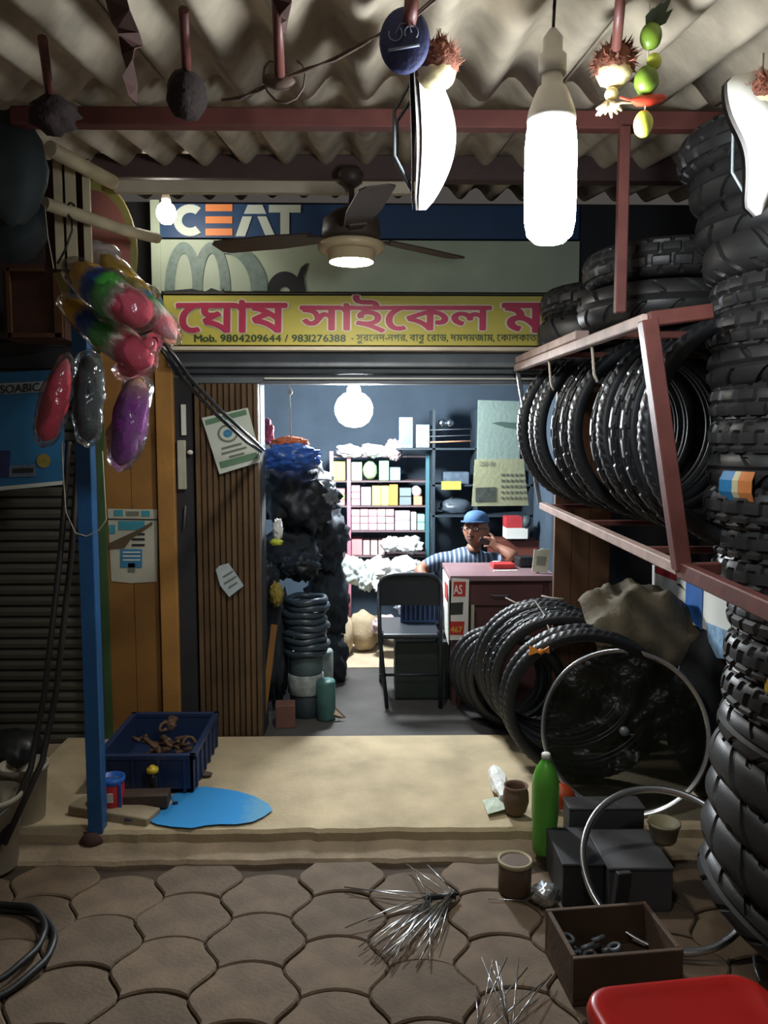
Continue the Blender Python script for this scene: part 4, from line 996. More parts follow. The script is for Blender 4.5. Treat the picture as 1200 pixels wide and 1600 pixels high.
# buckets and bag
def bucket(c, r0, r1, h, m, label, m_in=None):
    t = thing('bucket', label, 'bucket', c, group='pale buckets by the dark shutter')
    MB().lathe([(r0 * .96, 0), (r0, .006), (r1, h - .02), (r1 + .006, h - .018), (r1 + .006, h), (r1 - .003, h), (r0 - .004, .012), (0, .012)], 28, T(c)).build('body', m, t)
    MB().tube([c + Vector((-(r1 + .006), 0, h - .01)), c + Vector((-r1 * .7, -r1 * .8, h - .04)), c + Vector((0, -r1 * 1.12, h - .055)), c + Vector((r1 * .7, -r1 * .8, h - .04)), c + Vector(((r1 + .006), 0, h - .01))], .003, 6).build('handle', M_steel, t)
    return t
M_bk = mat('dirty_cream_plastic', '#9c9482', .5, var=.25, scale=5, bump=.05)
bucket(g(-12, 1355, 0) , .085, .105, .27, M_bk, 'cream bucket nearest the edge of view with a yellowed inside')
cbk = g(40, 1288, .05)
bucket(Vector((cbk.x, cbk.y, .05)), .07, .085, .24, M_bk, 'greyish bucket behind the cream one under the black tubes')
tag(MB().blob(at(18, 1172, 3.05), (.12, .1, .075), 3, .25, 3, 6, amp2=.15).build('black_bag', M_black), 'shiny black bag resting on the buckets by the shutter', 'bag')
tag(MB().lathe([(.10, 0), (.11, .02), (.11, .24), (.1, .27), (0, .27)], 24, T((at(15, 1200, 3.1).x, 3.1, .05))).build('dark_drum', M_dark), 'dark drum standing behind the pale buckets', 'drum')
c = g(-52, 1495, .012)
o = MB().tube([c + Vector((.235 * math.cos(k * PI / 24), .235 * math.sin(k * PI / 24), .004 * math.sin(k))) for k in range(48)], .011, 8, closed=True).build('rubber_ring', M_rub2); tag(o, 'outer black rubber tube ring lying on the pavement at the edge of view', 'tube', 'rubber rings on the pavement')
o = MB().tube([c + Vector((.0, .02, .018)) + Vector((.20 * math.cos(k * PI / 24), .215 * math.sin(k * PI / 24), .004 * math.sin(k))) for k in range(48)], .010, 8, closed=True).build('rubber_ring', M_rub2); tag(o, 'inner black rubber tube ring lying on the pavement at the edge of view', 'tube', 'rubber rings on the pavement')
# ================================================================== INSIDE THE SHOP
ZF = .06
# ---- back shelf
Yk = 5.95
M_pinkst = mat('pink_steel', '#c77f8f', .5, var=.1); M_teal = mat('teal_steel', '#3d6f7c', .5, var=.1); M_shelfd = mat('shelf_board', '#6d5a5e', .6, var=.2)
t = thing('shelf_unit', 'pink and teal steel shelf unit packed with boxes at the back', 'shelf', at(592, 930, Yk))
x0_, x1_ = at(516, 800, Yk).x, at(672, 800, Yk).x
for px, m in ((545, M_pinkst), (668, M_teal), (518, M_pinkst)):
    p = at(px, 700, Yk); MB().span((p.x - .014, Yk - .02, ZF), (p.x + .014, Yk + .012, at(px, 705, Yk).z)).build('upright', m, t)
shelf_y = [712, 751, 790, 829, 868]; SZ = [at(600, y, Yk).z for y in shelf_y]
for z in SZ: MB().span((x0_, Yk - .01, z - .012), (x1_, Yk + .3, z)).build('shelf_board', M_shelfd, t)
def sbox(px0, px1, z, h, m, label, group, depth=.22, dz=0.0, y0=None):
    Y = (y0 or Yk) + random.uniform(0, .02); a, b = at(px0, 800, Y).x, at(px1, 800, Y).x
    o = MB().span((a + .002, Y, z + dz + .0015), (b - .002, Y + depth, z + dz + h - .001), .003).build('carton', m); tag(o, label, 'box', group); return o
def cm(name, h): return mat('carton_' + name, h, .6, var=.08, bump=.03)
h1 = (SZ[0] - SZ[1]); k_ = Yk / F
# row under the top board
S1 = SZ[1]
for px0, px1, hh_, m, lb in ((519, 540, .145, cm('yellow', '#dcd26a'), 'yellow carton beside the pink upright on the upper shelf'), (549, 566, .14, cm('palegreen', '#c9dcae'), 'pale green carton on the upper shelf'),
        (592, 608, .15, cm('green', '#8fd09a'), 'mint green carton on the upper shelf'), (609, 626, .10, cm('bluegrey', '#8aa6b8'), 'blue grey carton at the end of the upper shelf')):
    sbox(px0, px1, S1, hh_, m, lb, 'cartons on the back shelf')
c = at(578, 736, Yk + .08); tag(MB().blob((c.x, Yk + .09, S1 + .075), (.055, .07, .072), 3, .12, 3, 2).build('green_bundle', cm('greenroll', '#bfe0a8')), 'round pale green bundle between the green cartons', 'bundle')
S2 = SZ[2]
for i in range(3): sbox(549, 563, S2, .05, cm('pink', '#e7b3c0'), '%s small pink carton in the pile beside the lilac carton' % ('bottom', 'middle', 'top')[i], 'small pink cartons beside the lilac carton', dz=i * .051)
sbox(564, 580, S2, .14, cm('lilac', '#c9c4e0'), 'lilac carton between the pink pile and yellow cartons', 'cartons on the back shelf')
sbox(581, 595, S2, .15, cm('lemon', '#ece27c'), 'lemon yellow carton beside the lilac carton', 'cartons on the back shelf')
sbox(595, 608, S2, .15, cm('lemon', '#ece27c'), 'lemon yellow carton beside the amber carton', 'cartons on the back shelf')
sbox(608, 622, S2, .16, cm('amber', '#e8c24a'), 'amber carton on the middle shelf', 'cartons on the back shelf')
for i in range(2): sbox(624, 643, S2, .065, cm('smoke', '#7f8f96'), ('lower', 'upper')[i] + ' smoke grey glossy pack beside the amber carton', 'smoke grey packs', dz=i * .068)
sbox(646, 660, S2, .07, cm('orange', '#e59a78'), 'orange carton by the teal upright', 'cartons on the back shelf')
tag(MB().blob((at(652, 770, Yk).x, Yk + .06, S2 + .105), (.04, .05, .045), 2, .3, 4, 9).build('white_packet', M_white), 'crumpled white packet on the orange carton', 'packet')
sbox(519, 539, S2, .045, cm('salmon', '#e2a09a'), 'salmon pink carton lowest on the shelf end past the pink upright', 'cartons on the back shelf')
sbox(519, 539, S2, .04, cm('leaf', '#a6d07e'), 'leaf green carton on the salmon pink carton', 'cartons on the back shelf', dz=.046)
sbox(521, 539, S2, .04, cm('rose', '#e4aeb0'), 'rose carton on the leaf green carton', 'cartons on the back shelf', dz=.087)
S3 = SZ[3]
for r_ in range(3):
    for k in range(5):
        sbox(549 + k * 13.4, 549 + (k + 1) * 13.4, S3, .054, cm('pink', '#e7b3c0'), '%s pink carton from the pink upright, %s row of the pink block' % (ORD[k], ('bottom', 'middle', 'top')[r_]), 'block of small pink cartons', dz=r_ * .0545)
for r_ in range(2): sbox(617, 641, S3, .075, cm('lilac', '#c9c4e0'), ('lower', 'upper')[r_] + ' lilac carton beside the block of pink cartons', 'lilac cartons', dz=r_ * .076)
sbox(642, 651, S3, .14, cm('blush', '#ecd2d6'), 'narrow blush carton between lilac and mint cartons', 'cartons on the back shelf')
for r_ in range(2): sbox(652, 664, S3, .06, cm('mint', '#9fd6c4'), ('lower', 'upper')[r_] + ' mint carton by the teal upright', 'mint cartons', dz=r_ * .062)
S4 = SZ[4]
sbox(549, 566, S4, .12, cm('coral', '#e49a9c'), 'coral carton on the lowest shelf beside the pink upright', 'cartons on the back shelf')
for k in range(3): sbox(567 + k * 12, 578 + k * 12, S4, .11, cm('shell', '#ecccc8'), ('first', 'second', 'third')[k] + ' shell pink carton after the coral carton on the lowest shelf', 'shell pink cartons')
# packets on the top board and loose white plastic
M_plast = mat('white_polythene', '#d9dbda', .35, var=.15, scale=14, bump=1.0, bscale=16)
def bag(px, py, Y, rx, ry, rz, m, label, sd, group='white polythene bundles at the back', amp=.3, nm='polythene_bag'):
    return tag(MB().blob(at(px, py, Y), (rx, ry, rz), 4, amp + .15, 2.4, sd, amp2=.35).build(nm, m), label, 'bag', group)
bag(545, 704, 5.9, .08, .08, .045, M_plast, 'white polythene packet on the shelf top by the pink upright', 3)
bag(585, 704, 5.95, .10, .08, .045, M_plast, 'long white polythene packet in the middle of the shelf top', 5)
bag(615, 702, 5.9, .055, .06, .07, mat('pinkish_polythene', '#d9c2c6', .4, var=.1, bump=.4, bscale=22), 'pinkish polythene packet at the end of the shelf top', 8)
bag(612, 850, 5.85, .07, .06, .05, M_plast, 'small white polythene bundle on the lowest shelf', 31)
bag(640, 852, 5.82, .085, .07, .06, M_plast, 'white polythene bundle by the teal upright on the lowest shelf', 32)
bag(592, 888, 5.7, .10, .1, .075, M_plast, 'large white polythene bag below the shelf', 12)
bag(632, 890, 5.6, .12, .1, .085, M_plast, 'white polythene heap by the teal upright', 14)
bag(553, 892, 5.6, .085, .08, .09, mat('grey_polythene', '#b9c2be', .35, var=.2, scale=10, bump=.5, bscale=22), 'greyish clear polythene bag below the pink upright', 17)
bag(572, 905, 5.45, .06, .06, .07, MATS['grey_polythene'], 'small clear polythene bag in front of the large white one', 19)
bag(612, 915, 5.35, .11, .08, .055, M_plast, 'white polythene roll lying behind the chair back', 23)
bag(645, 940, 5.3, .12, .08, .07, mat('blueish_polythene', '#b9c4d8', .4, var=.25, scale=12, bump=.4, bscale=22), 'bluish patterned bag seen under the chair back', 25)
bag(605, 978, 5.2, .09, .08, .06, mat('rosy_polythene', '#cbb0b2', .4, var=.25, scale=12, bump=.4, bscale=22), 'rosy patterned bag on the floor behind the chair', 27)
M_sack = mat('jute_sack', '#a8977a', .85, var=.2, scale=12, bump=.5, bscale=70)
for px, py, Y, rx, rz, sd, lb in ((568, 955, 5.35, .10, .14, 3, 'tall tan sack standing on the pale back part of the floor'), (540, 958, 5.25, .055, .13, 6, 'narrow pale sack beside the tall tan sack'), (585, 928, 5.55, .10, .10, 9, 'tan sack behind the tall tan sack')):
    p = at(px, py, Y); o = MB().blob((p.x, Y, ZF + .012 + rz), (rx, .1, rz), 3, .18, 2.6, sd, amp2=.1).build('tan_sack', M_sack); tag(o, lb, 'sack', 'tan sacks at the back')
# ---- dark cabinet shelf behind the man
Ym = 5.72
t = thing('dark_shelf', 'dark wall shelf with small goods behind the seated man', 'shelf', at(690, 800, Ym))
xa, xb = at(675, 700, Ym).x, at(835, 700, Ym).x; M_dsh = mat('dark_shelf', '#26333c', .6, var=.2)
for py in (700, 757, 805): z = at(700, py, Ym).z; MB().span((at(620 if py == 700 else 675, 700, Ym).x, Ym, z - .014), (xb, Ym + .3, z)).build('shelf_board', M_dsh, t)
for px in (678, 745, 832): p = at(px, 700, Ym); MB().span((p.x - .01, Ym, ZF), (p.x + .01, Ym + .3, at(px, 640, Ym).z)).build('upright', M_dsh, t)
zsh = [at(700, y, Ym).z for y in (700, 757, 805)]
def goods(px0, px1, z, h, m, lb, depth=.15):
    a, b = at(px0, 800, Ym).x, at(px1, 800, Ym).x; return tag(MB().span((a, Ym + .02, z + .002), (b, Ym + .02 + depth, z + h), .004).build('goods_box', m), lb, 'box', 'goods on the dark shelf')
t = thing('framed_pack', 'pale framed blister pack standing on the dark shelf near the lamp', 'pack', at(634, 698, Ym))
a, b = at(624, 700, Ym).x, at(645, 700, Ym).x; z0_ = zsh[0] + .002
MB().span((a, Ym + .02, z0_), (b, Ym + .07, z0_ + .22), .004).build('frame', mat('pack_pale', '#a7bac6', .4), t); MB().span((a + .012, Ym + .015, z0_ + .02), (b - .012, Ym + .025, z0_ + .2)).build('window', mat('pack_window', '#6c8698', .3), t)
goods(650, 671, zsh[0], .17, mat('goods_grey', '#7d8d97', .5, var=.3, scale=30), 'grey blister carton beside the framed pack')
for i, px in enumerate((691, 703)):
    c = at(px, 661, Ym + .02); o = MB().lathe([(0, .02), (.016, .018), (.028, .01), (.03, 0), (.02, -.01), (0, -.012)], 18, axes(c, (0, -1, .1))).build('steel_bell', mat('chrome', '#d8dadc', .15, metal=1, var=.05, bump=0)); tag(o, ('chrome bell hanging nearer the lamp above the dark shelf', 'chrome bell hanging nearer the calendar above the dark shelf')[i], 'bell', 'chrome bells above the dark shelf')
for i, (y, m) in enumerate(((672, M_steel), (682, M_steel), (691, mat('orange_tip_rod', '#b8876a', .4)))):
    tag(MB().tube([at(672, y, Ym - .01), at(736, y - 2, Ym - .01)], .006 if i == 2 else .003, 8).build('hanging_rod', m), ('uppermost thin rod across the dark shelf', 'middle thin rod across the dark shelf', 'pale orange rod lying across the dark shelf')[i], 'rod')
goods(693, 733, zsh[1], .09, mat('goods_slate', '#4d5c6a', .5, var=.3, scale=25), 'slate blue carton on the dark shelf above the cap')
goods(752, 812, zsh[1], .12, M_dsh, 'dark carton behind the calendar')
tag(MB().span(at(690, 752, Ym - .03), at(720, 765, Ym - .01)).build('yellow_tag', mat('yellow_tag', '#a9a84a', .6)), 'yellow paper tag hanging off the dark shelf', 'tag')
tag(MB().blob((at(712, 795, 5.84).x, 5.84, zsh[2] + .055), (.11, .07, .06), 3, .3, 4, 4, amp2=.3).build('dark_bag', mat('slate_polythene', '#4c5862', .35, var=.25, bump=.4, bscale=22)), 'slate polythene bag behind the blue cap', 'bag')
t = thing('small_carton', 'red and white carton on the ledge behind the raised hand', 'box', at(805, 838, 5.5))
p0 = at(791, 842, 5.45); p1 = at(825, 808, 5.45)
MB().span((p0.x, 5.45, p0.z), (p1.x, 5.6, (p0.z + p1.z) / 2)).build('white_half', M_white, t); MB().span((p0.x, 5.45, (p0.z + p1.z) / 2), (p1.x - .04, 5.6, p1.z)).build('red_half', mat('carton_red', '#b8393e', .5), t)
tag(MB().blob(at(822, 815, 5.48), (.04, .05, .045), 2, .4, 4, 7).build('grey_rag', M_pk), 'grey rag stuffed beside the red and white carton', 'rag')
tag(MB().span(at(770, 845, 5.5), (at(862, 845, 5.5).x, 5.75, at(800, 880, 5.5).z)).build('wood_ledge', mat('red_brown_wood', '#6b3b30', .5, var=.2)), 'red brown wooden ledge behind the raised arm', 'ledge')
# ---- calendar
Yv = 5.0
t = thing('calendar', 'wall calendar with pale picture page and date sheet', 'calendar', at(782, 790, Yv))
flat('picture_page', [(747, 625), (812, 627), (812, 718), (745, 718)], Yv, mat('calendar_pale', '#8ea298', .6, var=.05), t, .004)
flat('picture', [(768, 661), (782, 659), (808, 661), (808, 671), (790, 668)], Yv - .003, mat('print_dusk', '#51685f', .6, bump=0), t)
flat('date_sheet', [(742, 718), (818, 717), (826, 790), (737, 791)], Yv - .004, mat('calendar_cream', '#a8aa86', .6, var=.05), t, .004)
flat('photo', [(743, 762), (774, 761), (774, 783), (743, 784)], Yv - .007, mat('print_photo', '#4a5048', .6, var=.4, scale=60, bump=0), t)
lettering('lettering', '2018', (at(749, 728, Yv - .005), at(771, 728, Yv - .005), at(749, 721, Yv - .005)), M_pgray, t, .01, .002)
for r_ in range(5):
    for k in range(6): 
        x, y = 783 + k * 7, 740 + r_ * 9; flat('date_mark', [(x, y), (x + 3, y), (x + 3, y + 3.5), (x, y + 3.5)], Yv - .007, M_pgray, t)
# ---- counter
M_tbl = mat('counter_wood', '#5a3a3c', .45, var=.2, scale=4); ZT = .785
tx0, tx1, ty0, ty1 = .452, 1.0, 4.22, 4.66
t = thing('counter_desk', 'dark reddish brown counter desk with drawer', 'desk', (.72, 4.44, ZF))
MB().span((tx0 - .015, ty0 - .02, ZT - .03), (tx1 + .015, ty1 + .02, ZT), .004).build('top', mat('counter_top', '#8a6e72', .35, var=.12), t)
MB().span((tx0, ty0, ZF), (tx0 + .025, ty1, ZT - .03)).build('side_panel', M_tbl, t); MB().span((tx1 - .025, ty0, ZF), (tx1, ty1, ZT - .03)).build('side_panel', M_tbl, t)
MB().span((tx0 + .025, ty0 + .02, ZF), (tx1 - .025, ty0 + .04, ZT - .03)).build('front_panel', M_tbl, t)
dr = MB().span((tx0 + .05, ty0 + .005, ZT - .17), (tx1 - .05, ty0 + .03, ZT - .05), .003).build('drawer', M_tbl, t)
MB().tube([(.66, ty0 - .005, ZT - .11), (.67, ty0 - .015, ZT - .11), (.75, ty0 - .015, ZT - .11), (.76, ty0 - .005, ZT - .11)], .004, 6).build('handle', M_steel, dr)
# banner hanging on the desk corner
t = thing('desk_banner', 'red and white printed banner strip hanging on the desk corner', 'banner', at(712, 1000, 4.19))
Yx = ty0 - .024
M_bred = mat('banner_red', '#b5342c', .6, var=.1, bump=.03)
flat('sheet', [(706, 903), (733, 905), (731, 1000), (703, 1000)], Yx, M_white, t, .003)
for pts in ([(709, 909), (728, 909), (727, 932), (708, 932)], [(704, 971), (726, 971), (724, 992), (702, 992)]): flat('red_block', pts, Yx - .002, M_bred, t)
flat('grey_photo', [(701 + 4, 942), (724, 941), (723, 960), (703, 961)], Yx - .002, mat('print_dark_photo', '#2f3432', .6, bump=0), t)
lettering('lettering', 'AS', (at(709, 928, Yx - .003), at(722, 928, Yx - .003), at(709, 914, Yx - .003)), M_white, t, .02, .002)
lettering('lettering', '467', (at(704, 988, Yx - .003), at(722, 988, Yx - .003), at(704, 979, Yx - .003)), mat('banner_yellow', '#d8b13a', .6, bump=0), t, .02, .002)
P0 = Vector((tx0 - .02, ty0 - .02, ZT - .04)); 
MB().poly([(tx0 - .02, ty0 - .02, ZT - .02), (tx0 - .02, ty1 - .1, ZT - .02), (tx0 - .02, ty1 - .12, ZT - .34), (tx0 - .02, ty0 - .02, ZT - .38)], .003).build('side_sheet', M_white, t)
MB().poly([(tx0 - .024, ty0 + .02, ZT - .06), (tx0 - .024, ty0 + .18, ZT - .06), (tx0 - .024, ty0 + .18, ZT - .15), (tx0 - .024, ty0 + .02, ZT - .15)], .002).build('red_block', M_bred, t)
tag(rect(736, 945, 741, 985, 4.2, .003).build('pale_card', mat('pale_card', '#a9ad90', .6)), 'pale card tucked beside the desk banner', 'card')
# things on the desk
tag(MB().box((at(785, 884, 4.48).x, 4.48, ZT + .014), (.125, .10, .028), (0, 0, .05), bevel=.003).build('red_book', mat('red_book', '#b3302f', .5)), 'red book lying on the counter desk', 'book')
tag(MB().box((at(790, 890, 4.36).x, 4.36, ZT + .002), (.14, .02, .004), (0, 0, .1)).build('white_strip', M_white), 'white paper strip in front of the red book', 'paper')
tag(MB().blob((at(775, 880, 4.56).x, 4.56, ZT + .014), (.03, .02, .014), 2, .3).build('crumpled_paper', M_white), 'crumpled white paper behind the red book', 'paper')
tag(MB().box((at(820, 882, 4.52).x, 4.52, ZT + .03), (.10, .09, .06), (0, 0, .2), bevel=.01).build('black_box', M_black), 'black box on the desk beside the white card', 'box')
t = thing('payment_card', 'white card stand with grey square at the desk end', 'card', at(846, 896, 4.3))
flat('card', [(835, 858), (841, 860), (848, 857), (860, 859), (856, 895), (831, 893)], 4.28, mat('card_cream', '#c9cbb4', .6, var=.05), t, .006)
flat('grey_square', [(839, 869), (854, 870), (852, 884), (838, 883)], 4.276, mat('card_grey', '#8d8f80', .6, bump=0), t)
MB().tube([at(846, 893, 4.3), at(830, 898, 4.26), at(816, 903, 4.24), at(812, 920, 4.235)], .002, 6).build('wire', M_black, t)
# ---- folding chair
M_ch = mat('dark_chair_steel', '#2b3138', .4, metal=.2, var=.15, bump=.03)
Yh = 4.25
t = thing('folding_chair', 'dark steel folding chair seen from behind in front of the desk', 'chair', at(640, 1060, Yh))
L0 = g(604, 1100, ZF); 
bl, br = at(592, 925, Yh), at(690, 925, Yh); zt2 = at(640, 898, Yh).z
pts = [(L0.x, 4.17, ZF + .005), (bl.x + .005, 4.22, .45), (bl.x, 4.26, bl.z - .02)]
arcp = []
for k in range(13):
    a = PI - PI * k / 12; arcp.append(((bl.x + br.x) / 2 + (br.x - bl.x) / 2 * math.copysign(abs(math.cos(a)) ** .55, math.cos(a)), 4.27, bl.z - .02 + (zt2 - bl.z + .02) * math.sin(a) ** .55))
MB().tube(pts + arcp + [(br.x, 4.26, br.z - .02), (br.x - .005, 4.22, .45), (br.x - .01, 4.17, ZF + .005)], .011, 8).build('frame', M_ch, t)
n = 12; vs_ = []
for j, (zz, f) in enumerate(((zt2 - .005, .0), (zt2 - .03, .0), (zt2 - .09, 0), (at(640, 948, Yh).z, 0))):
    for i in range(n + 1):
        u = i / n; ex = .12 if j == 0 else (.03 if j == 1 else 0.0); x = bl.x + (br.x - bl.x) * (ex + (1 - 2 * ex) * u); vs_.append((x, 4.272 + .025 * math.sin(PI * u), zz))
fs = [[j*(n+1)+i, j*(n+1)+i+1, (j+1)*(n+1)+i+1, (j+1)*(n+1)+i] for j in range(3) for i in range(n)]
m_ = len(vs_); vs_ += [(v[0], v[1] + .008, v[2]) for v in vs_]; fs += [[i + m_ for i in f][::-1] for f in fs]
mb = MB(); mb.add(vs_, fs, True); mb.build('backrest', M_ch, t)
zse = at(640, 992, Yh).z
MB().box(((bl.x + br.x) / 2, 4.42, zse), (br.x - bl.x - .02, .36, .03), (.05, 0, 0), bevel=.01).build('seat', M_ch, t)
for x in (bl.x + .015, br.x - .015): MB().tube([(x, 4.24, zse + .02), (x, 4.5, .3), (x, 4.66, ZF + .005)], .01, 8).build('leg', M_ch, t)
MB().tube([(bl.x, 4.2, .24), (br.x, 4.2, .24)], .008, 8).build('stretcher', M_ch, t)
tag(MB().span((at(617, 1020, 4.4).x, 4.33, ZF), (at(700, 1020, 4.4).x, 4.62, zse - .06), .006).build('storage_box', mat('dark_green_box', '#28332e', .6, var=.2)), 'dark green box standing under the folding chair', 'box')
t = thing('blue_basket', 'blue slatted plastic basket on the seat behind the chair back', 'basket', at(655, 975, 4.55))
a, b = at(627, 975, 4.47), at(686, 937, 4.47)
M_bas = mat('basket_blue', '#3c5680', .4, var=.1); zb_0 = zse + .02
for k in range(9): x = a.x + (b.x - a.x) * k / 8; MB().span((x - .005, 4.47, zb_0), (x + .005, 4.48, b.z)).build('slat', M_bas, t)
MB().span((a.x, 4.482, zb_0), (b.x, 4.488, b.z)).build('back_sheet', mat('basket_dark', '#2b3d5c', .5), t)
MB().span((a.x - .006, 4.465, b.z), (b.x + .006, 4.6, b.z + .012), .003).build('rim', M_bas, t); MB().span((a.x, 4.468, zb_0), (b.x, 4.6, zb_0 + .012)).build('base', M_bas, t)
# ---- dark goods piled by the folding door
M_dk1 = mat('dark_polythene', '#151b21', .5, var=.3, bump=.35, bscale=20); M_dk2 = mat('dark_cloth', '#20282f', .8, var=.3)
def lump(px, py, Y, rx, ry, rz, m, label, sd, cat='bag', nm='dark_bundle', amp=.22, group='dark bundles heaped behind the folding door'):
    return tag(MB().blob(at(px, py, Y), (rx, ry, rz), 4, amp + .12, 3.4, sd, amp2=.45).build(nm, m), label, cat, group)
lump(465, 775, 4.45, .19, .16, .20, M_dk1, 'large dark polythene bundle hanging below the blue bag', 2)
lump(497, 835, 4.7, .15, .15, .20, M_dk2, 'dark cloth bundle hanging in front of the shelf end', 4)
lump(455, 860, 4.5, .15, .14, .14, M_dk2, 'dark bundle below the large polythene bundle', 6)
lump(512, 940, 4.75, .11, .14, .22, M_dk2, 'dark sack standing behind the tube stacks', 8)
lump(520, 1030, 4.7, .08, .12, .16, M_dk2, 'low dark sack on the floor behind the tube stacks', 10)
lump(430, 1000, 4.15, .07, .1, .3, M_dk2, 'tall dark bundle against the folding door', 12)
lump(505, 772, 4.4, .075, .07, .075, mat('smoky_polythene', '#6d7376', .35, var=.25, bump=.5, bscale=22), 'smoky grey polythene packet beside the dark hanging bundle', 15)
lump(470, 885, 4.2, .09, .08, .07, M_dk1, 'dark polythene bundle on top of the tube stack', 16)
lump(418, 905, 4.05, .05, .06, .12, M_dk1, 'dark narrow packet by the folding door', 18)
lump(455, 715, 4.15, .13, .09, .065, mat('blue_polythene', '#2f5aa8', .35, var=.3, scale=20, bump=.5, bscale=30), 'bright blue polythene bag hanging by the folding door', 20, group='coloured bags inside the doorway', nm='blue_bag')
lump(453, 694, 4.2, .09, .06, .035, mat('orange_cloth', '#c9683e', .7, var=.25, bump=.4), 'orange cloth bundle lying on the blue polythene bag', 21, group='coloured bags inside the doorway', nm='orange_bundle')
lump(432, 928, 3.98, .03, .03, .055, mat('mustard_cloth', '#8a7a34', .7, var=.2), 'mustard packet hanging on the dark heap', 22, group='coloured bags inside the doorway', nm='mustard_packet')
lump(418, 675, 4.3, .03, .03, .06, mat('pink_cloth', '#9a4a6a', .7, var=.2), 'pink packet hanging above the orange cloth', 23, group='coloured bags inside the doorway', nm='pink_packet')
lump(434, 828, 3.95, .022, .02, .05, M_plast, 'white tag packet hanging beside the folding door', 24, group='coloured bags inside the doorway', nm='white_packet')
lump(432, 847, 3.94, .028, .02, .016, mat('lime_plastic', '#b9c43a', .5), 'lime yellow reel under the white tag packet', 25, group='coloured bags inside the doorway', nm='lime_reel', amp=.1)
tag(MB().tube([at(455, 705, 4.15), (at(452, 600, 4.15).x, 4.15, 1.9), (at(452, 600, 4.15).x, 4.15, 2.08)], .003, 6).build('bag_string', M_string), 'string holding up the bright blue polythene bag', 'string')
# hanging small white hooks
tag(MB().blob(at(453, 612, 4.1), (.014, .012, .018), 2, .2).build('white_hook', M_white), 'small white hook hanging from the lintel', 'hook')
tag(MB().tube([(at(448, 585, 4.1).x, 4.1, 2.08), at(448, 585, 4.1), at(452, 600, 4.1), at(453, 608, 4.1)], .003, 6).build('hook_wire', M_white), 'thin white wire above the small white hook', 'wire')
# stacks of coiled tubes
M_coil = mat('coil_rubber', '#33404a', .35, var=.2, bump=.1)
for i in range(9):
    z = ZF + .50 - i * .034 + .12; c = at(478, 950, 4.1); 
    o = MB().tube([(c.x + .012 * math.sin(i * 2) + .10 * math.cos(k * PI / 12), 4.1 + .10 * math.sin(k * PI / 12), z + .004 * math.sin(k + i)) for k in range(24)], .018, 8, closed=True).build('tube_coil', M_coil); tag(o, '%s coiled rubber tube from the top in the stack inside the doorway' % ORD[i], 'tube', 'coiled tubes stacked inside the doorway')
c = at(478, 1080, 4.1)
for i, (h0, h1, r_, m, lb) in enumerate(((ZF, ZF + .12, .085, mat('dark_tin', '#39434a', .5), 'dark round tin at the foot of the coil stack'), (ZF + .12, ZF + .23, .095, mat('striped_pack', '#9aa4a2', .5, var=.35, scale=30), 'pale round pack with dark marks under the coil stack'), (ZF + .23, ZF + .33, .09, mat('greyteal_tin', '#4c5f62', .5), 'grey teal round tin under the coiled tubes'))):
    mb = MB(); mb.lathe([(r_ * .95, h0 + .001), (r_, h0 + .006), (r_, h1 - .008), (r_ * .96, h1 - .002), (0, h1 - .002)], 22, T((c.x, 4.1, 0))); tag(mb.build('round_tin', m), lb, 'tin', 'round tins under the coil stack')
tag(MB().lathe([(.05, 0), (.055, .01), (.055, .3), (.05, .31), (0, .31)], 18, T((at(505, 1040, 4.25).x, 4.25, ZF))).build('wrapped_roll', mat('pale_roll', '#8f9a98', .5, var=.45, scale=22)), 'pale spotted wrapped roll standing behind the tins', 'roll')
tag(MB().lathe([(.045, 0), (.05, .01), (.05, .2), (.045, .21), (0, .21)], 18, T((at(498, 1090, 4.05).x + .04, 4.02, ZF))).build('wrapped_roll', mat('teal_roll', '#46706c', .5, var=.3, scale=16)), 'teal wrapped roll standing beside the tins', 'roll')
tag(MB().box((at(425, 1090, 3.86).x - .02, 3.87, ZF + .27), (.03, .012, .54), (0, .13, 0)).build('wood_lath', M_wood), 'thin wooden lath leaning inside the folding door', 'lath')
tag(MB().box((at(445, 1120, 3.9).x, 3.93, ZF + .06), (.1, .09, .12), (0, 0, .1), bevel=.003).build('faded_box', mat('faded_red_box', '#7a5348', .7, var=.25)), 'faded red box on the floor inside the folding door', 'box')
a = at(518, 1112, 3.95); tag(MB().poly([g(498, 1110, ZF + .06), g(522, 1103, ZF + .07), g(541, 1121, ZF + .02), g(530, 1122, ZF + .012)], .004).build('cardboard_flap', mat('cardboard', '#8f7c66', .8)), 'tan cardboard flap lying on the floor inside the doorway', 'cardboard')
# ---- the man
M_skin = mat('skin', '#8a5d48', .55, var=.08, bump=.05); M_trs = mat('trousers', '#26292f', .8)
M_shirt = bpy.data.materials.new('striped_shirt'); M_shirt.use_nodes = True; nt = M_shirt.node_tree; p = nt.nodes['Principled BSDF']; p.inputs['Roughness'].default_value = .85
tc = nt.nodes.new('ShaderNodeTexCoord'); wv = nt.nodes.new('ShaderNodeTexWave'); wv.inputs['Scale'].default_value = 11; wv.bands_direction = 'X'; wv.inputs['Distortion'].default_value = .6
nt.links.new(tc.outputs['Object'], wv.inputs['Vector']); rp = nt.nodes.new('ShaderNodeValToRGB'); rp.color_ramp.elements[0].position = .55; rp.color_ramp.elements[0].color = (*lin('#3d4f66'), 1); rp.color_ramp.elements[1].position = .8; rp.color_ramp.elements[1].color = (*lin('#8f9db0'), 1)
nt.links.new(wv.outputs['Color'], rp.inputs['Fac']); nt.links.new(rp.outputs['Color'], p.inputs['Base Color'])
hd = at(744, 832, 4.88)
O = Vector((hd.x - .03, 5.0, ZF))
person = thing('person', 'man in blue cap and striped shirt sitting behind the counter desk', 'person', O)
V, E, Rr = [], [], []
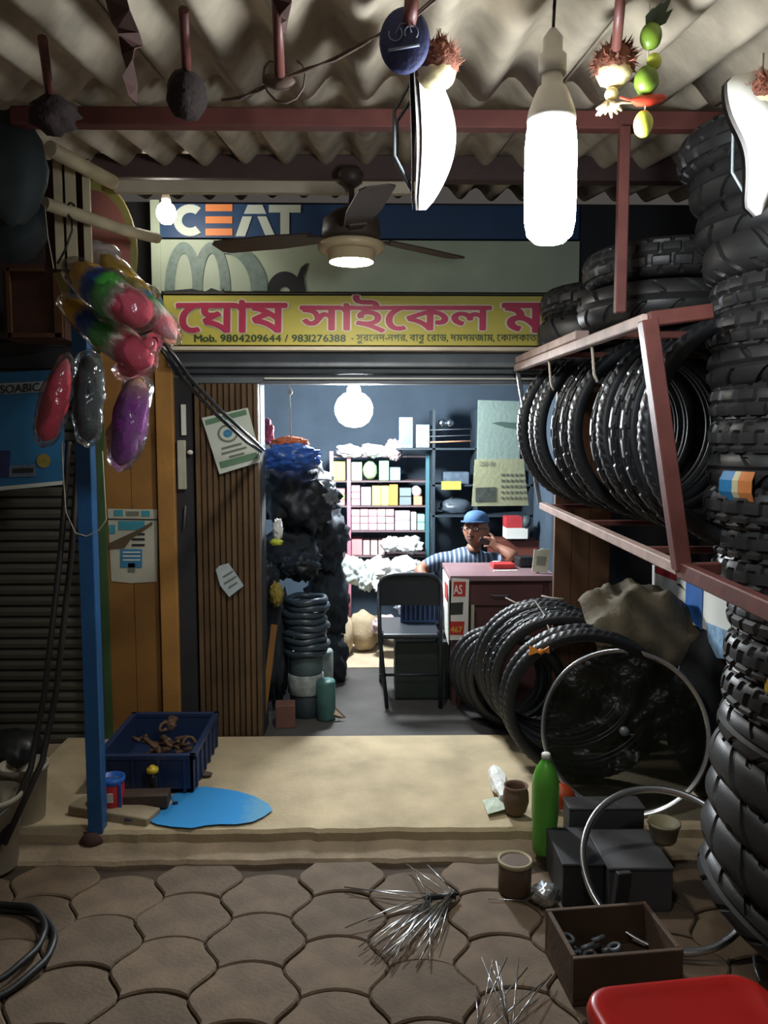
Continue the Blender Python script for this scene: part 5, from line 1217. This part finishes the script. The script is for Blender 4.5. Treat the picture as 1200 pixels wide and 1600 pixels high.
def jv(p, r, parent=None, r2=None):
    V.append(Vector(p)); Rr.append((r, r2 or r)); i = len(V) - 1
    if parent is not None: E.append((parent, i))
    return i
hx = hd.x
pel = jv((hx - .03, 5.12, .34), .14, None, .12); bel = jv((hx - .03, 5.10, .48), .135, pel, .115); che = jv((hx - .035, 5.05, .63), .15, bel, .115); ucb = jv((hx - .03, 4.99, .745), .12, che, .085)
nk = jv((hx - .01, 4.95, .815), .055, ucb); nk2 = jv((hx, 4.915, .87), .052, nk)
rsh = at(672, 880, 5.0); lsh = at(778, 884, 4.95)
rs = jv((rsh.x + .05, 4.98, .75), .06, ucb); re_ = at(654, 892, 4.86); re = jv((re_.x, 4.86, re_.z), .045, rs); rw_ = at(676, 925, 4.74)
rf_ = jv(((re_.x + rw_.x) / 2, 4.8, (re_.z + rw_.z) / 2), .037, re); rw = jv((rw_.x, 4.74, rw_.z), .027, rf_)
rp1 = jv((rw_.x + .012, 4.73, rw_.z - .05), .03, rw, .018); 
for k in range(4): 
    f1 = jv((rw_.x - .012 + .017 * k, 4.72, rw_.z - .105), .009, rp1); f2 = jv((rw_.x - .012 + .018 * k, 4.715, rw_.z - .145 + .008 * abs(k - 1)), .007, f1)
th1 = jv((rw_.x + .045, 4.725, rw_.z - .07), .010, rp1); jv((rw_.x + .05, 4.72, rw_.z - .10), .008, th1)
ls = jv((lsh.x - .02, 4.96, .75), .06, ucb); le_ = at(803, 884, 4.64); le = jv((le_.x, 4.63, ZT + .045), .042, ls); lw_ = at(776, 856, 4.72)
lf = jv(((le_.x + lw_.x) / 2 + .005, 4.69, (ZT + .05 + lw_.z) / 2), .036, le); lw = jv(lw_, .026, lf)
lp1 = jv(at(770, 848, 4.73), .027, lw, .018)
for k in range(4):
    b_ = at(764, 841 + k * 4, 4.725); f1 = jv(b_ + Vector((0, -.008, 0)), .0095, lp1); jv(b_ + Vector((-.032, .004, .006 - .003 * k)), .0075, f1)
th1 = jv(at(770, 838, 4.75), .010, lp1); jv(at(764, 833, 4.76), .008, th1)
legs = []
for sx in (-1, 1):
    kn = jv((hx - .03 + sx * .13, 4.72, .46), .07, pel); an = jv((hx - .03 + sx * .13, 4.80, .12), .045, kn); ft = jv((hx - .03 + sx * .13, 4.68, ZF + .04), .04, an); legs += [kn, an, ft]
me = bpy.data.meshes.new('person_body'); me.from_pydata([v - O for v in V], E, []); body = bpy.data.objects.new('body', me); COL.objects.link(body)
sk = body.modifiers.new('skin', 'SKIN'); sk.use_smooth_shade = True
me.skin_vertices[0].data.foreach_set('radius', [x for r_ in Rr for x in r_]); me.skin_vertices[0].data[0].use_root = True
ss = body.modifiers.new('sub', 'SUBSURF'); ss.levels = 2; ss.render_levels = 2
bpy.context.view_layer.update(); dg = bpy.context.evaluated_depsgraph_get(); me2 = bpy.data.meshes.new_from_object(body.evaluated_get(dg)); bpy.data.objects.remove(body)
# head welded into the same mesh object: shaped skull, jaw, nose, ears
n_body = len(me2.polygons)
bm = bmesh.new(); bm.from_mesh(me2)
hb = bmesh.new(); bmesh.ops.create_icosphere(hb, subdivisions=4, radius=1.0)
HC = Vector((hx, 4.885, hd.z + .012)); yaw = math.radians(-28); Rh = Matrix.Rotation(yaw, 3, 'Z') @ Matrix.Rotation(math.radians(-6), 3, 'X')
def face_pt(d):
    x, y, z = d; r = Vector((x * .074, y * .092, z * .112))
    if z < 0: r.x *= 1 - .28 * z * z; r.y *= 1 - .12 * z * z
    f = max(0, -y)
    r.y -= .022 * math.exp(-((x / .16) ** 2 + ((z + .12) / .2) ** 2)) * (f > .3)
    r.y += .008 * f * (math.exp(-(((abs(x) - .38) / .18) ** 2 + ((z - .1) / .14) ** 2)))
    r.y -= .008 * f * math.exp(-((x / .3) ** 2 + ((z + .48) / .1) ** 2)); r.y -= .010 * f * math.exp(-((x / .3) ** 2 + ((z + .85) / .16) ** 2))
    r.x += math.copysign(.016, x) * math.exp(-(((abs(x) - .98) / .12) ** 2 + (y / .22) ** 2 + (z / .28) ** 2))
    return r
for v in hb.verts: v.co = Rh @ face_pt(v.co.normalized()) + HC - O
tmp = bpy.data.meshes.new('tmp'); 
for f in hb.faces: f.smooth = True
hb.to_mesh(tmp); hb.free(); bm.from_mesh(tmp); bpy.data.meshes.remove(tmp)
me3 = bpy.data.meshes.new('person_body'); bm.to_mesh(me3); bm.free()
for m in (M_skin, M_shirt, M_trs): me3.materials.append(m)
SHIRT = {(pel, bel), (bel, che), (che, ucb), (ucb, rs), (rs, re), (ucb, ls), (ls, le)}
def seg(p_, a, b):
    d = b - a; k = max(0, min(1, (p_ - a).dot(d) / max(1e-9, d.length_squared))); return (p_ - a - d * k).length, k
for pl in me3.polygons:
    c = pl.center + O; best = (9, None, 0)
    if pl.index < n_body:
        for (i, j) in E:
            d, k = seg(c, V[i], V[j]); d -= Rr[i][0] * (1 - k) + Rr[j][0] * k
            if d < best[0]: best = (d, (i, j), k)
        e, k = best[1], best[2]
        if e in ((rs, re), (ls, le)): pl.material_index = 1 if k < .72 else 0
        elif e in SHIRT or e == (ucb, nk) and k < .45: pl.material_index = 1
        elif e[0] == pel or e[1] in legs: pl.material_index = 2
    pl.use_smooth = True
ob = bpy.data.objects.new('body', me3); COL.objects.link(ob); ob.parent = person; ORG[ob.name] = O
def hp(x, y, z): return Rh @ Vector((x, y, z)) + HC
def HM(): return Matrix.Translation(HC) @ Rh.to_4x4()
MB().lathe([(.079, .05), (.083, .06), (.079, .088), (.06, .112), (.03, .124), (0, .127)], 24, HM() @ Matrix.Diagonal((.95, 1.12, 1, 1)), cap=False).build('cap', mat('cap_blue', '#3f6186', .8, var=.12, bump=.2), person)
MB().prism([(.07, -.05), (.072, -.085), (.058, -.115), (.035, -.135), (0, -.142), (-.035, -.135), (-.058, -.115), (-.072, -.085), (-.07, -.05)], .006, HM() @ T((0, 0, .055)) @ Matrix.Rotation(math.radians(3), 4, 'X')).build('cap_peak', MATS['cap_blue'], person)
MB().lathe([(.079, -.03), (.081, 0), (.081, .04)], 20, HM() @ T((0, .012, 0)) @ Matrix.Diagonal((.97, 1.05, 1, 1)), cap=False).build('hair', mat('black_hair', '#14120f', .8), person) if False else None
for sx in (-1, 1):
    MB().tube([hp(sx * .03 + .022 * math.cos(k * PI / 8), -.094, .012 + .016 * math.sin(k * PI / 8)) for k in range(16)], .0025, 5, closed=True).build('spectacle_rim', M_black, person)
    MB().tube([hp(sx * .052, -.092, .016), hp(sx * .078, -.05, .016), hp(sx * .082, .01, .012)], .002, 5).build('spectacle_arm', M_black, person)
    MB().blob(hp(sx * .03, -.079, .012), (.012, .008, .007), 2, 0).build('eye', M_white, person); MB().blob(hp(sx * .03, -.086, .012), (.005, .003, .005), 2, 0).build('pupil', M_black, person)
    MB().tube([hp(sx * .016, -.091, .034), hp(sx * .03, -.092, .037), hp(sx * .047, -.084, .033)], .003, 5).build('eyebrow', M_black, person)
MB().tube([hp(-.02, -.091, -.052), hp(0, -.098, -.05), hp(.02, -.091, -.052)], [.002, .0045, .002], 6).build('mouth', mat('lips', '#5e3430', .6), person)
MB().tube([hp(-.024, -.092, -.04), hp(0, -.101, -.035), hp(.024, -.092, -.04)], [.003, .005, .003], 6).build('moustache', M_black, person)
tag(MB().box(at(757, 846, 4.69), (.07, .012, .03), (0.2, .35, .2), bevel=.004).build('phone', M_black), 'dark phone held to the mouth in the raised hand', 'phone')
# stool under him
t = thing('stool', 'dark stool under the seated man behind the desk', 'stool', (hx - .03, 5.1, ZF))
MB().lathe([(.15, .12), (.16, .135), (.155, .155), (0, .157)], 22, T((hx - .03, 5.1, ZF))).build('seat', M_tbl, t)
for sx in (-1, 1):
    for sy in (-1, 1): MB().tube([(hx - .03 + sx * .09, 5.1 + sy * .09, ZF + .13), (hx - .03 + sx * .13, 5.1 + sy * .13, ZF)], .013, 8).build('leg', M_tbl, t)
# ================================================================== TYRES AND THINGS ON THE FLOOR BY THE RACK
ZP = .09
GF = 'bicycle tyres leaning by the doorway'
def standing(key, cx, Y, z0, nrm, label, R_):
    n = Vector(nrm).normalized(); zc = z0 + R_ * math.sqrt(max(0, 1 - n.z ** 2)) + .012
    tyre(key, (cx, Y, zc), n, label, GF, spin=random.uniform(0, 6), m=M_rub2, name='tyre')
for i, (px, Y, k, R_) in enumerate(((775, 3.98, 'b_24', .25), (783, 3.92, 'b_24', .25), (793, 3.86, 'b_24', .25), (806, 3.80, 'b_24', .25))):
    standing(k, at(px, 1060, Y).x, Y, ZF, (.32, 1, .10), '%s small tyre in the row leaning inside the doorway' % ORD[i], R_)
for i, (px, Y, k, R_) in enumerate(((848, 3.70, 'b_26', .335), (855, 3.63, 'b_26', .335), (865, 3.56, 'b_fat', .33), (876, 3.48, 'b_fat', .33), (886, 3.40, 'b_26', .335))):
    standing(k, at(px, 1040, Y).x, Y, ZP if Y < 3.66 else ZP, (.18, 1, .12), '%s large tyre from the doorway in the row on the platform' % ORD[i], R_)
for i, (px, Y, k, R_) in enumerate(((905, 3.2, 'b_26', .335), (915, 3.12, 'b_26', .335))):
    standing(k, at(px, 1120, Y).x, Y, ZP, (.12, 1, .16), ('polythene covered tyre standing behind the chrome rim', 'front tyre standing just behind the chrome rim')[i], R_)
# string and orange tie
P = [at(790, 934, 3.5), at(812, 945, 3.5), at(835, 938, 3.5), at(849, 958, 3.45), at(860, 990, 3.3), at(862, 1008, 3.22)]
tag(MB().tube(P, .0035, 6).build('white_string', M_white), 'white string tied across the tops of the leaning tyres', 'string')
tag(MB().tube([at(846, 931, 3.45), at(860, 934, 3.45), at(880, 936, 3.45)], .004, 6).build('white_string', M_white), 'short white tie on the far large tyres', 'string')
t = thing('orange_ribbon', 'orange ribbon knotted on the front tyre', 'ribbon', at(843, 1018, 3.08)); M_orr = mat('orange_ribbon', '#e08a2e', .6, var=.1, bump=.1)
c = at(845, 1018, 3.05)
MB().poly([c, c + Vector((-.045, .0, .025)), c + Vector((-.05, -.012, -.012))], .004).build('loop', M_orr, t); MB().poly([c, c + Vector((.03, -.01, .022)), c + Vector((.036, .0, -.008))], .004).build('loop', M_orr, t); MB().blob(c, (.012, .012, .012), 2, .2).build('knot', M_orr, t)
# black heap and khaki cloth
M_bsk = mat('black_sacking', '#14171c', .75, var=.3, bump=.3, bscale=30)
h1 = MB().blob((1.47, 3.5, .36), (.13, .18, .34), 4, .12, 2.5, 3).build('black_sack', M_bsk); tag(h1, 'large black sack standing behind the chrome rim', 'sack')
h2 = MB().blob((1.38, 3.08, .40), (.15, .17, .36), 4, .12, 2.5, 6).build('black_sack', M_bsk); tag(h2, 'smaller black sack between the chrome rim and tyre stack', 'sack')
M_kh = mat('khaki_cloth', '#5f5644', .85, var=.25, scale=6, bump=.4, bscale=40)
nu, nv_ = 26, 18; vs_ = []
c0 = Vector((at(1012, 960, 3.2).x, 3.24, .64))
for j in range(nv_ + 1):
    for i in range(nu + 1):
        u = -1 + 2 * i / nu; v = j / nv_
        a = v * 1.9; R_ = .25 + .03 * noise.noise((u * 2, v * 3, 4))
        x = c0.x + u * (.26 - .03 * v); y = c0.y + .12 - R_ * math.sin(a) * 1.05; z = c0.z + .02 + .24 * math.cos(a) * (1 - .38 * u * u) + .055 * noise.noise((u * 3.2, v * 5, 1)) + .02 * noise.noise((u * 9, v * 9, 2)) - .06 * (u > .3) * (u - .3)
        vs_.append((x, y, z))
W1 = nu + 1; fs = [[j*W1+i, j*W1+i+1, (j+1)*W1+i+1, (j+1)*W1+i] for j in range(nv_) for i in range(nu)]
k_ = len(vs_); vs_ += [(v[0], v[1] + .004, v[2] - .004) for v in vs_]; fs += [[q + k_ for q in f][::-1] for f in fs]
mb = MB(); mb.add(vs_, fs, True); tag(mb.build('khaki_cloth', M_kh), 'crumpled khaki cloth draped over the black sack', 'cloth')
# chrome rims
M_chr = mat('chrome_rim', '#e2e4e6', .26, metal=1, var=.06, bump=.02)
def rim_mesh(R_, w_=.013):
    prof = [(R_, w_), (R_ + .002, w_ * .85), (R_ - .006, w_ * .6), (R_ - .013, w_ * .35), (R_ - .013, -w_ * .35), (R_ - .006, -w_ * .6), (R_ + .002, -w_ * .85), (R_, -w_), (R_ - .006, -w_), (R_ - .017, -w_ * .45), (R_ - .019, 0), (R_ - .017, w_ * .45), (R_ - .006, w_)]
    return MB().lathe(prof, 96, closed=True)
t = thing('chrome_rim', 'large chrome wheel rim wrapped in dark film standing on the platform', 'wheel rim', (0, 0, 0))
cr = at(975, 1142, 2.98); Mr = axes(cr, (-.28, -1, .30)); t.matrix_world = Mr; t.matrix_world = Mr
rim_mesh(.318).build('rim', M_chr, t, local=True)
mb = MB(); n = 48; rings = 9; vs_ = []
for j in range(rings + 1):
    r_ = .30 * j / rings if j else .004
    for k in range(n):
        a = 2 * PI * k / n; vs_.append((r_ * math.cos(a), r_ * math.sin(a), .02 * noise.noise((r_ * 9 * math.cos(a), r_ * 9 * math.sin(a), 3)) + .012 * noise.noise((r_ * 26 * math.cos(a), r_ * 26 * math.sin(a), 9))))
fs = [[j*n + k, j*n + (k+1) % n, (j+1)*n + (k+1) % n, (j+1)*n + k] for j in range(rings) for k in range(n)]
mb.add(vs_, fs, True); mb.build('dark_film', clear('rim_film', '#14160f', fac=.0, rough=.3, body=.86, fk=.5, bs=.4), t, local=True)  # film coloured near-black to stand for the dark space behind the rim
mb = MB().lathe([(.004, .045), (.018, .043), (.018, -.043), (.004, -.045)], 14); mb.build('hub', M_steel, t, local=True)
t = thing('chrome_rim', 'bare chrome wheel rim leaning over the grey tool boxes', 'wheel rim', (0, 0, 0))
c = Vector((at(1040, 1372, 2.36).x, 2.36, .175)); t.matrix_world = axes(c, (-.12, -.60, .79)); rim_mesh(.262, .014).build('rim', M_chr, t, local=True)
MB().tube([(.25 * math.cos(2.2), .25 * math.sin(2.2), 0), (.22 * math.cos(2.2), .22 * math.sin(2.2), .004)], .003, 6).build('valve', M_steel, t, local=True)
# green bottle
c = g(849, 1338, .0); c = Vector((at(849, 1300, 2.72).x, 2.70, .0)); zk = .035
t = thing('green_bottle', 'bright green plastic bottle standing by the tool boxes', 'bottle', (c.x, 2.70, zk)); M_gb = mat('green_bottle', '#62b040', .3, var=.12, bump=.03)
M_gb.node_tree.nodes['Principled BSDF'].inputs['Transmission Weight'].default_value = .25
MB().lathe([(.0, .004), (.036, 0), (.042, .012), (.045, .06), (.044, .10), (.047, .14), (.048, .24), (.046, .275), (.036, .31), (.022, .333), (.015, .343), (.0145, .352)], 28, T((c.x, 2.70, zk))).build('body', M_gb, t)
MB().lathe([(.016, .350), (.016, .364), (.014, .368), (0, .368)], 18, T((c.x, 2.70, zk))).build('cap', M_white, t)
tag(MB().blob((at(880, 1250, 2.9).x, 2.92, ZP + .05), (.05, .045, .05), 3, .06, 2, 2).build('orange_ball', mat('orange_red', '#b0441f', .5, var=.15)), 'orange red ball behind the green bottle', 'ball')
# clay pot, tins, rag, foil
M_clay = mat('brown_clay', '#6a5140', .8, var=.25, bump=.3)
c = g(810, 1292, .06); c = Vector((c.x, 2.9, .085))
tag(MB().lathe([(.028, 0), (.04, .012), (.05, .05), (.048, .085), (.042, .10), (.047, .112), (.042, .112), (.038, .1), (.044, .06), (.03, .014), (0, .012)], 24, T(c)).build('clay_pot', M_clay), 'brown clay pot beside the green bottle', 'pot')
c = g(804, 1392, .0)
t = thing('brown_tin', 'short brown tin with cream lid standing on the pavers', 'tin', c)
MB().lathe([(.052, .001), (.055, .006), (.055, .105), (.052, .108)], 26, T(c)).build('body', mat('tin_brown', '#5a4636', .6, var=.3, scale=8), t)
MB().lathe([(.056, .098), (.058, .1), (.058, .112), (.052, .114), (.05, .108), (0, .106)], 26, T(c)).build('lid', mat('lid_cream', '#a39877', .7, var=.2), t)
def crumple(cx, r, label, m, sd, cat='paper', nm='crumpled_paper', amp=.5):
    return tag(MB().blob(cx, r, 3, amp, 4.5, sd, amp2=.4).build(nm, m), label, cat)
c = g(773, 1268, .088)
t = thing('paper_packet', 'torn white packet and printed slip lying on the platform edge', 'litter', c)
mb = MB(); 
def crumpled_strip(P0, P1, w_, sd, m, nm):
    mb = MB(); n = 14; vs_ = []
    for i in range(n + 1):
        u = i / n; p_ = P0.lerp(P1, u); wd = w_ * (.6 + .5 * noise.noise((u * 3, sd, 1)))
        for j in range(4):
            vs_.append(p_ + Vector((wd * (j / 3 - .5), .01 * noise.noise((u * 6, j * 2 + sd, 0)), .012 + .02 * noise.noise((u * 7, j * 1.3, sd)))))
    fs = [[i*4 + j, i*4 + j + 1, i*4 + 5 + j, i*4 + 4 + j] for i in range(n) for j in range(3)]; k = len(vs_)
    vs_ += [v + Vector((0, 0, .002)) for v in vs_]; fs += [[q + k for q in f][::-1] for f in fs]; mb.add(vs_, fs); return mb.build(nm, m, t)
M_wp = mat('crisp_white', '#e4e4de', .6, var=.1, scale=20, bump=.6, bscale=40)
q0, q1 = g(788, 1256, .09), g(772, 1208, .10)
mb = MB(); n = 16; vs_ = []
for i in range(n + 1):
    u = i / n; p_ = q0.lerp(q1, u)
    for k in range(8):
        a = k * PI / 4; r_ = (.022 + .016 * math.sin(PI * u)) * (1 + .5 * noise.noise((u * 5, math.cos(a) * 2, math.sin(a) * 2)))
        vs_.append(p_ + Vector((r_ * math.cos(a), 0, .020 + .8 * r_ * math.sin(a))))
fs = [[i*8 + k, i*8 + (k+1) % 8, i*8 + 8 + (k+1) % 8, i*8 + 8 + k] for i in range(n) for k in range(8)] + [list(range(8)), [n*8 + k for k in range(8)]]
mb.add(vs_, fs, False); mb.build('white_wrapper', M_wp, t)
MB().poly([g(754, 1250, .094), g(776, 1245, .11), g(796, 1262, .10), g(762, 1272, .093)], .003).build('printed_slip', mat('slip_green', '#b6c2ae', .7, var=.25, scale=30), t)
c = g(852, 1412, .0); crumple(c + Vector((0, 0, .032)), (.04, .035, .035), 'crumpled silver foil beside the wooden tray', mat('foil', '#c9ccce', .25, metal=.8, var=.1, bump=.3), 5, 'foil', 'silver_foil')
# grey boxes
M_tb = mat('grey_box', '#4b4a4c', .6, var=.15, bump=.08); M_tb2 = mat('dark_grey_box', '#2d2d30', .6, var=.2, bump=.08)
def toolbox(x0_, x1_, y0_, y1_, z0_, z1_, m, label, ht=0):
    t = thing('tool_box', label, 'box', ((x0_ + x1_) / 2, (y0_ + y1_) / 2, z0_), group='grey tool boxes under the bare rim')
    MB().span((x0_, y0_, z0_), (x1_, y1_, z1_ - .012), .003).build('body', m, t); MB().span((x0_ - .003, y0_ - .003, z1_ - .012), (x1_ + .003, y1_ + .003, z1_), .003).build('lid', m, t)
    return t
xA = at(880, 1358, 2.42).x; xB = at(950, 1358, 2.40).x; xC = at(1050, 1358, 2.40).x
toolbox(xA, xB - .006, 2.42, 2.66, 0, .148, M_tb2, 'dark grey tool box beside the green bottle')
toolbox(xB, xC, 2.39, 2.64, 0, .15, M_tb, 'grey tool box with broad flat lid under the bare rim')
xD = at(888, 1265, 2.72).x; toolbox(xD, xD + .27, 2.70, 2.79, .0, .20, M_tb, 'taller grey box behind the other tool boxes')
c = Vector((at(1037, 1300, 2.55).x, 2.55, .152))
tag(MB().lathe([(.035, 0), (.042, .01), (.052, .06), (.055, .062), (.055, .07), (.050, .07), (.04, .05), (0, .045)], 24, T(c)).build('tin_cup', mat('tin_cup', '#8f866a', .5, var=.2)), 'cream rimmed tin cup on the broad grey box', 'cup')
# wooden tray with small parts
ya_, yb_ = 1.99, 2.22; tx = at(850, 1418, 2.2).x; 
t = thing('wooden_tray', 'dark wooden tray of small metal parts on the pavers', 'tray', (tx + .17, 2.1, 0), rot=(0, 0, math.radians(6)))
M_tr = mat('tray_wood', '#54402f', .7, var=.3, scale=6, bump=.2)
W2, D2, H2 = .155, .115, .135
MB().span((-W2, -D2, .002), (W2, D2, .016)).build('base', M_tr, t, local=True)
for a_, b_ in (((-W2, -D2, .016), (W2, -D2 + .014, H2)), ((-W2, D2 - .014, .016), (W2, D2, H2)), ((-W2, -D2 + .014, .016), (-W2 + .014, D2 - .014, H2)), ((W2 - .014, -D2 + .014, .016), (W2, D2 - .014, H2))): MB().span(a_, b_, .002).build('side', M_tr, t, local=True)
for i in range(12):
    p_ = Vector((tx + .17 + random.uniform(-.11, .02), 2.12 + random.uniform(-.06, .05), .03 + .02 * (i % 3)))
    if i % 2: mb = MB().tube([p_ + Vector((-.02, 0, 0)), p_ + Vector((.02, .012, .006))], .007, 8)
    else: mb = MB().lathe([(.012, -.006), (.02, -.006), (.02, .006), (.012, .006)], 12, axes(p_, (random.uniform(-.5, .5), random.uniform(-.5, .5), 1)), closed=True)
    tag(mb.build('metal_part', M_steel), 'small grey metal part lying in the wooden tray', 'metal part', 'small metal parts in the wooden tray')
tag(MB().box((at(968, 1410, 2.28).x, 2.28, .10), (.05, .02, .20), (0.05, .1, .3), bevel=.004).build('dark_lever', M_tb2), 'dark upright bar standing behind the wooden tray', 'bar')
# wheel hubs with loose spokes
M_spk = mat('bright_spoke', '#d5d7d9', .22, metal=1, var=.05, bump=0)
def spoke_hub(hc, ends, label, axis):
    t = thing('spoke_hub', label, 'wheel hub', hc, group='wheel hubs with loose spokes on the pavers')
    a = Vector(axis).normalized()
    Mh = axes(hc + Vector((0, 0, .02)), a)
    MB().lathe([(.004, -.06), (.006, -.05), (.016, -.045), (.016, -.04), (.009, -.035), (.009, .035), (.016, .04), (.016, .045), (.006, .05), (.004, .06)], 14, Mh).build('hub', M_black, t)
    for i, e in enumerate(ends):
        s_ = Mh @ Vector((.013 * math.cos(i * 2.4), .013 * math.sin(i * 2.4), -.042 if i % 2 else .042)); mid = s_.lerp(e, .5) + Vector((0, 0, .004))
        MB().tube([s_, mid, e], .0021, 5).build('spoke', M_spk, t)
h = g(690, 1410)
ends = [g(random.uniform(565, 690), random.uniform(1472, 1512), random.uniform(.004, .03)) for _ in range(17)] + [g(538, 1386, .01), g(545, 1390, .012), g(539, 1450, .01), g(634, 1350, .02), g(640, 1352, .02), g(668, 1352, .05), g(560, 1480, .01), g(650, 1512, .01), g(600, 1505, .02), g(575, 1440, .02)]
spoke_hub(h, ends, 'wheel hub with a splayed sheaf of bright spokes on the pavers', (1, .25, 0))
h = g(772, 1622)
ends = [g(px, py, z) for px, py, z in ((752, 1496, .06), (770, 1500, .10), (775, 1502, .08), (792, 1496, .09), (810, 1497, .05), (824, 1512, .04), (862, 1522, .02), (855, 1530, .02), (768, 1505, .12), (742, 1540, .02), (780, 1510, .06))]
spoke_hub(h, ends, 'wheel hub with upright spokes at the lower edge of view', (1, .1, 0))
tag(MB().tube([g(762, 1405, .004), g(840, 1407, .004)], .0015, 5).build('loose_spoke', M_spk), 'single bright spoke lying beside the brown tin', 'spoke')
# red plastic stool
t = thing('plastic_stool', 'red plastic stool at the lower corner of the view', 'stool', (.70, 1.18, 0)); M_rp = mat('red_plastic', '#b5221d', .32, var=.06, bump=.02)
zs_ = .45; sx0 = g(934, 1575, zs_).x; syb = g(1040, 1527, zs_).y
def rr_outline(x0_, x1_, y0_, y1_, r, n=8):
    o_ = []
    for cx, cy, a0 in ((x1_ - r, y1_ - r, 0), (x0_ + r, y1_ - r, 90), (x0_ + r, y0_ + r, 180), (x1_ - r, y0_ + r, 270)):
        for k in range(n + 1): a = math.radians(a0 + 90 * k / n); o_.append((cx + r * math.cos(a), cy + r * math.sin(a)))
    return o_
x0_, x1_, y0_, y1_ = sx0, sx0 + .36, syb - .34, syb
rings = [(.0, -.05), (-.004, -.02), (.0, -.006), (.006, -.001), (.016, .0), (.03, -.004), (.05, -.008)]
vs_ = []; nn = None
for d, dz in rings:
    o_ = rr_outline(x0_ + d, x1_ - d, y0_ + d, y1_ - d, .06 - d * .6); nn = len(o_); vs_ += [(p_[0], p_[1], zs_ + dz) for p_ in o_]
fs = [[j*nn + k, j*nn + (k+1) % nn, (j+1)*nn + (k+1) % nn, (j+1)*nn + k] for j in range(len(rings) - 1) for k in range(nn)] + [[(len(rings) - 1) * nn + k for k in range(nn)]]
mb = MB(); mb.add(vs_, fs, True)
Rt = Matrix.Translation((sx0 + .18, syb - .17, 0)) @ Matrix.Rotation(math.radians(7), 4, 'Z') @ Matrix.Translation((-(sx0 + .18), -(syb - .17), 0))
mb.v = [Rt @ v for v in mb.v]; mb.build('seat', M_rp, t)
for cx in (x0_ + .04, x1_ - .04):
    for cy in (y0_ + .04, y1_ - .04):
        a = Rt @ Vector((cx, cy, zs_ - .02)); b = Rt @ Vector((cx + (.02 if cx > sx0 + .1 else -.01), cy, .0)); MB().tube([a, b], [.022, .018], 8).build('leg', M_rp, t)
tag(MB().tube([at(1178, 1495, 1.55), at(1180, 1512, 1.44), at(1188, 1535, 1.38)], .003, 6).build('black_lace', M_black), 'short black cord lying over the rim of the red stool', 'cord')
# yellow tag at the edge of the lower stack
tag(MB().blob(at(1203, 1070, 1.98), (.012, .02, .03), 2, .1).build('yellow_sticker', mat('yellow_sticker', '#d8b32a', .5)), 'yellow sticker on a tyre at the edge of view', 'sticker')
bpy.context.view_layer.update()
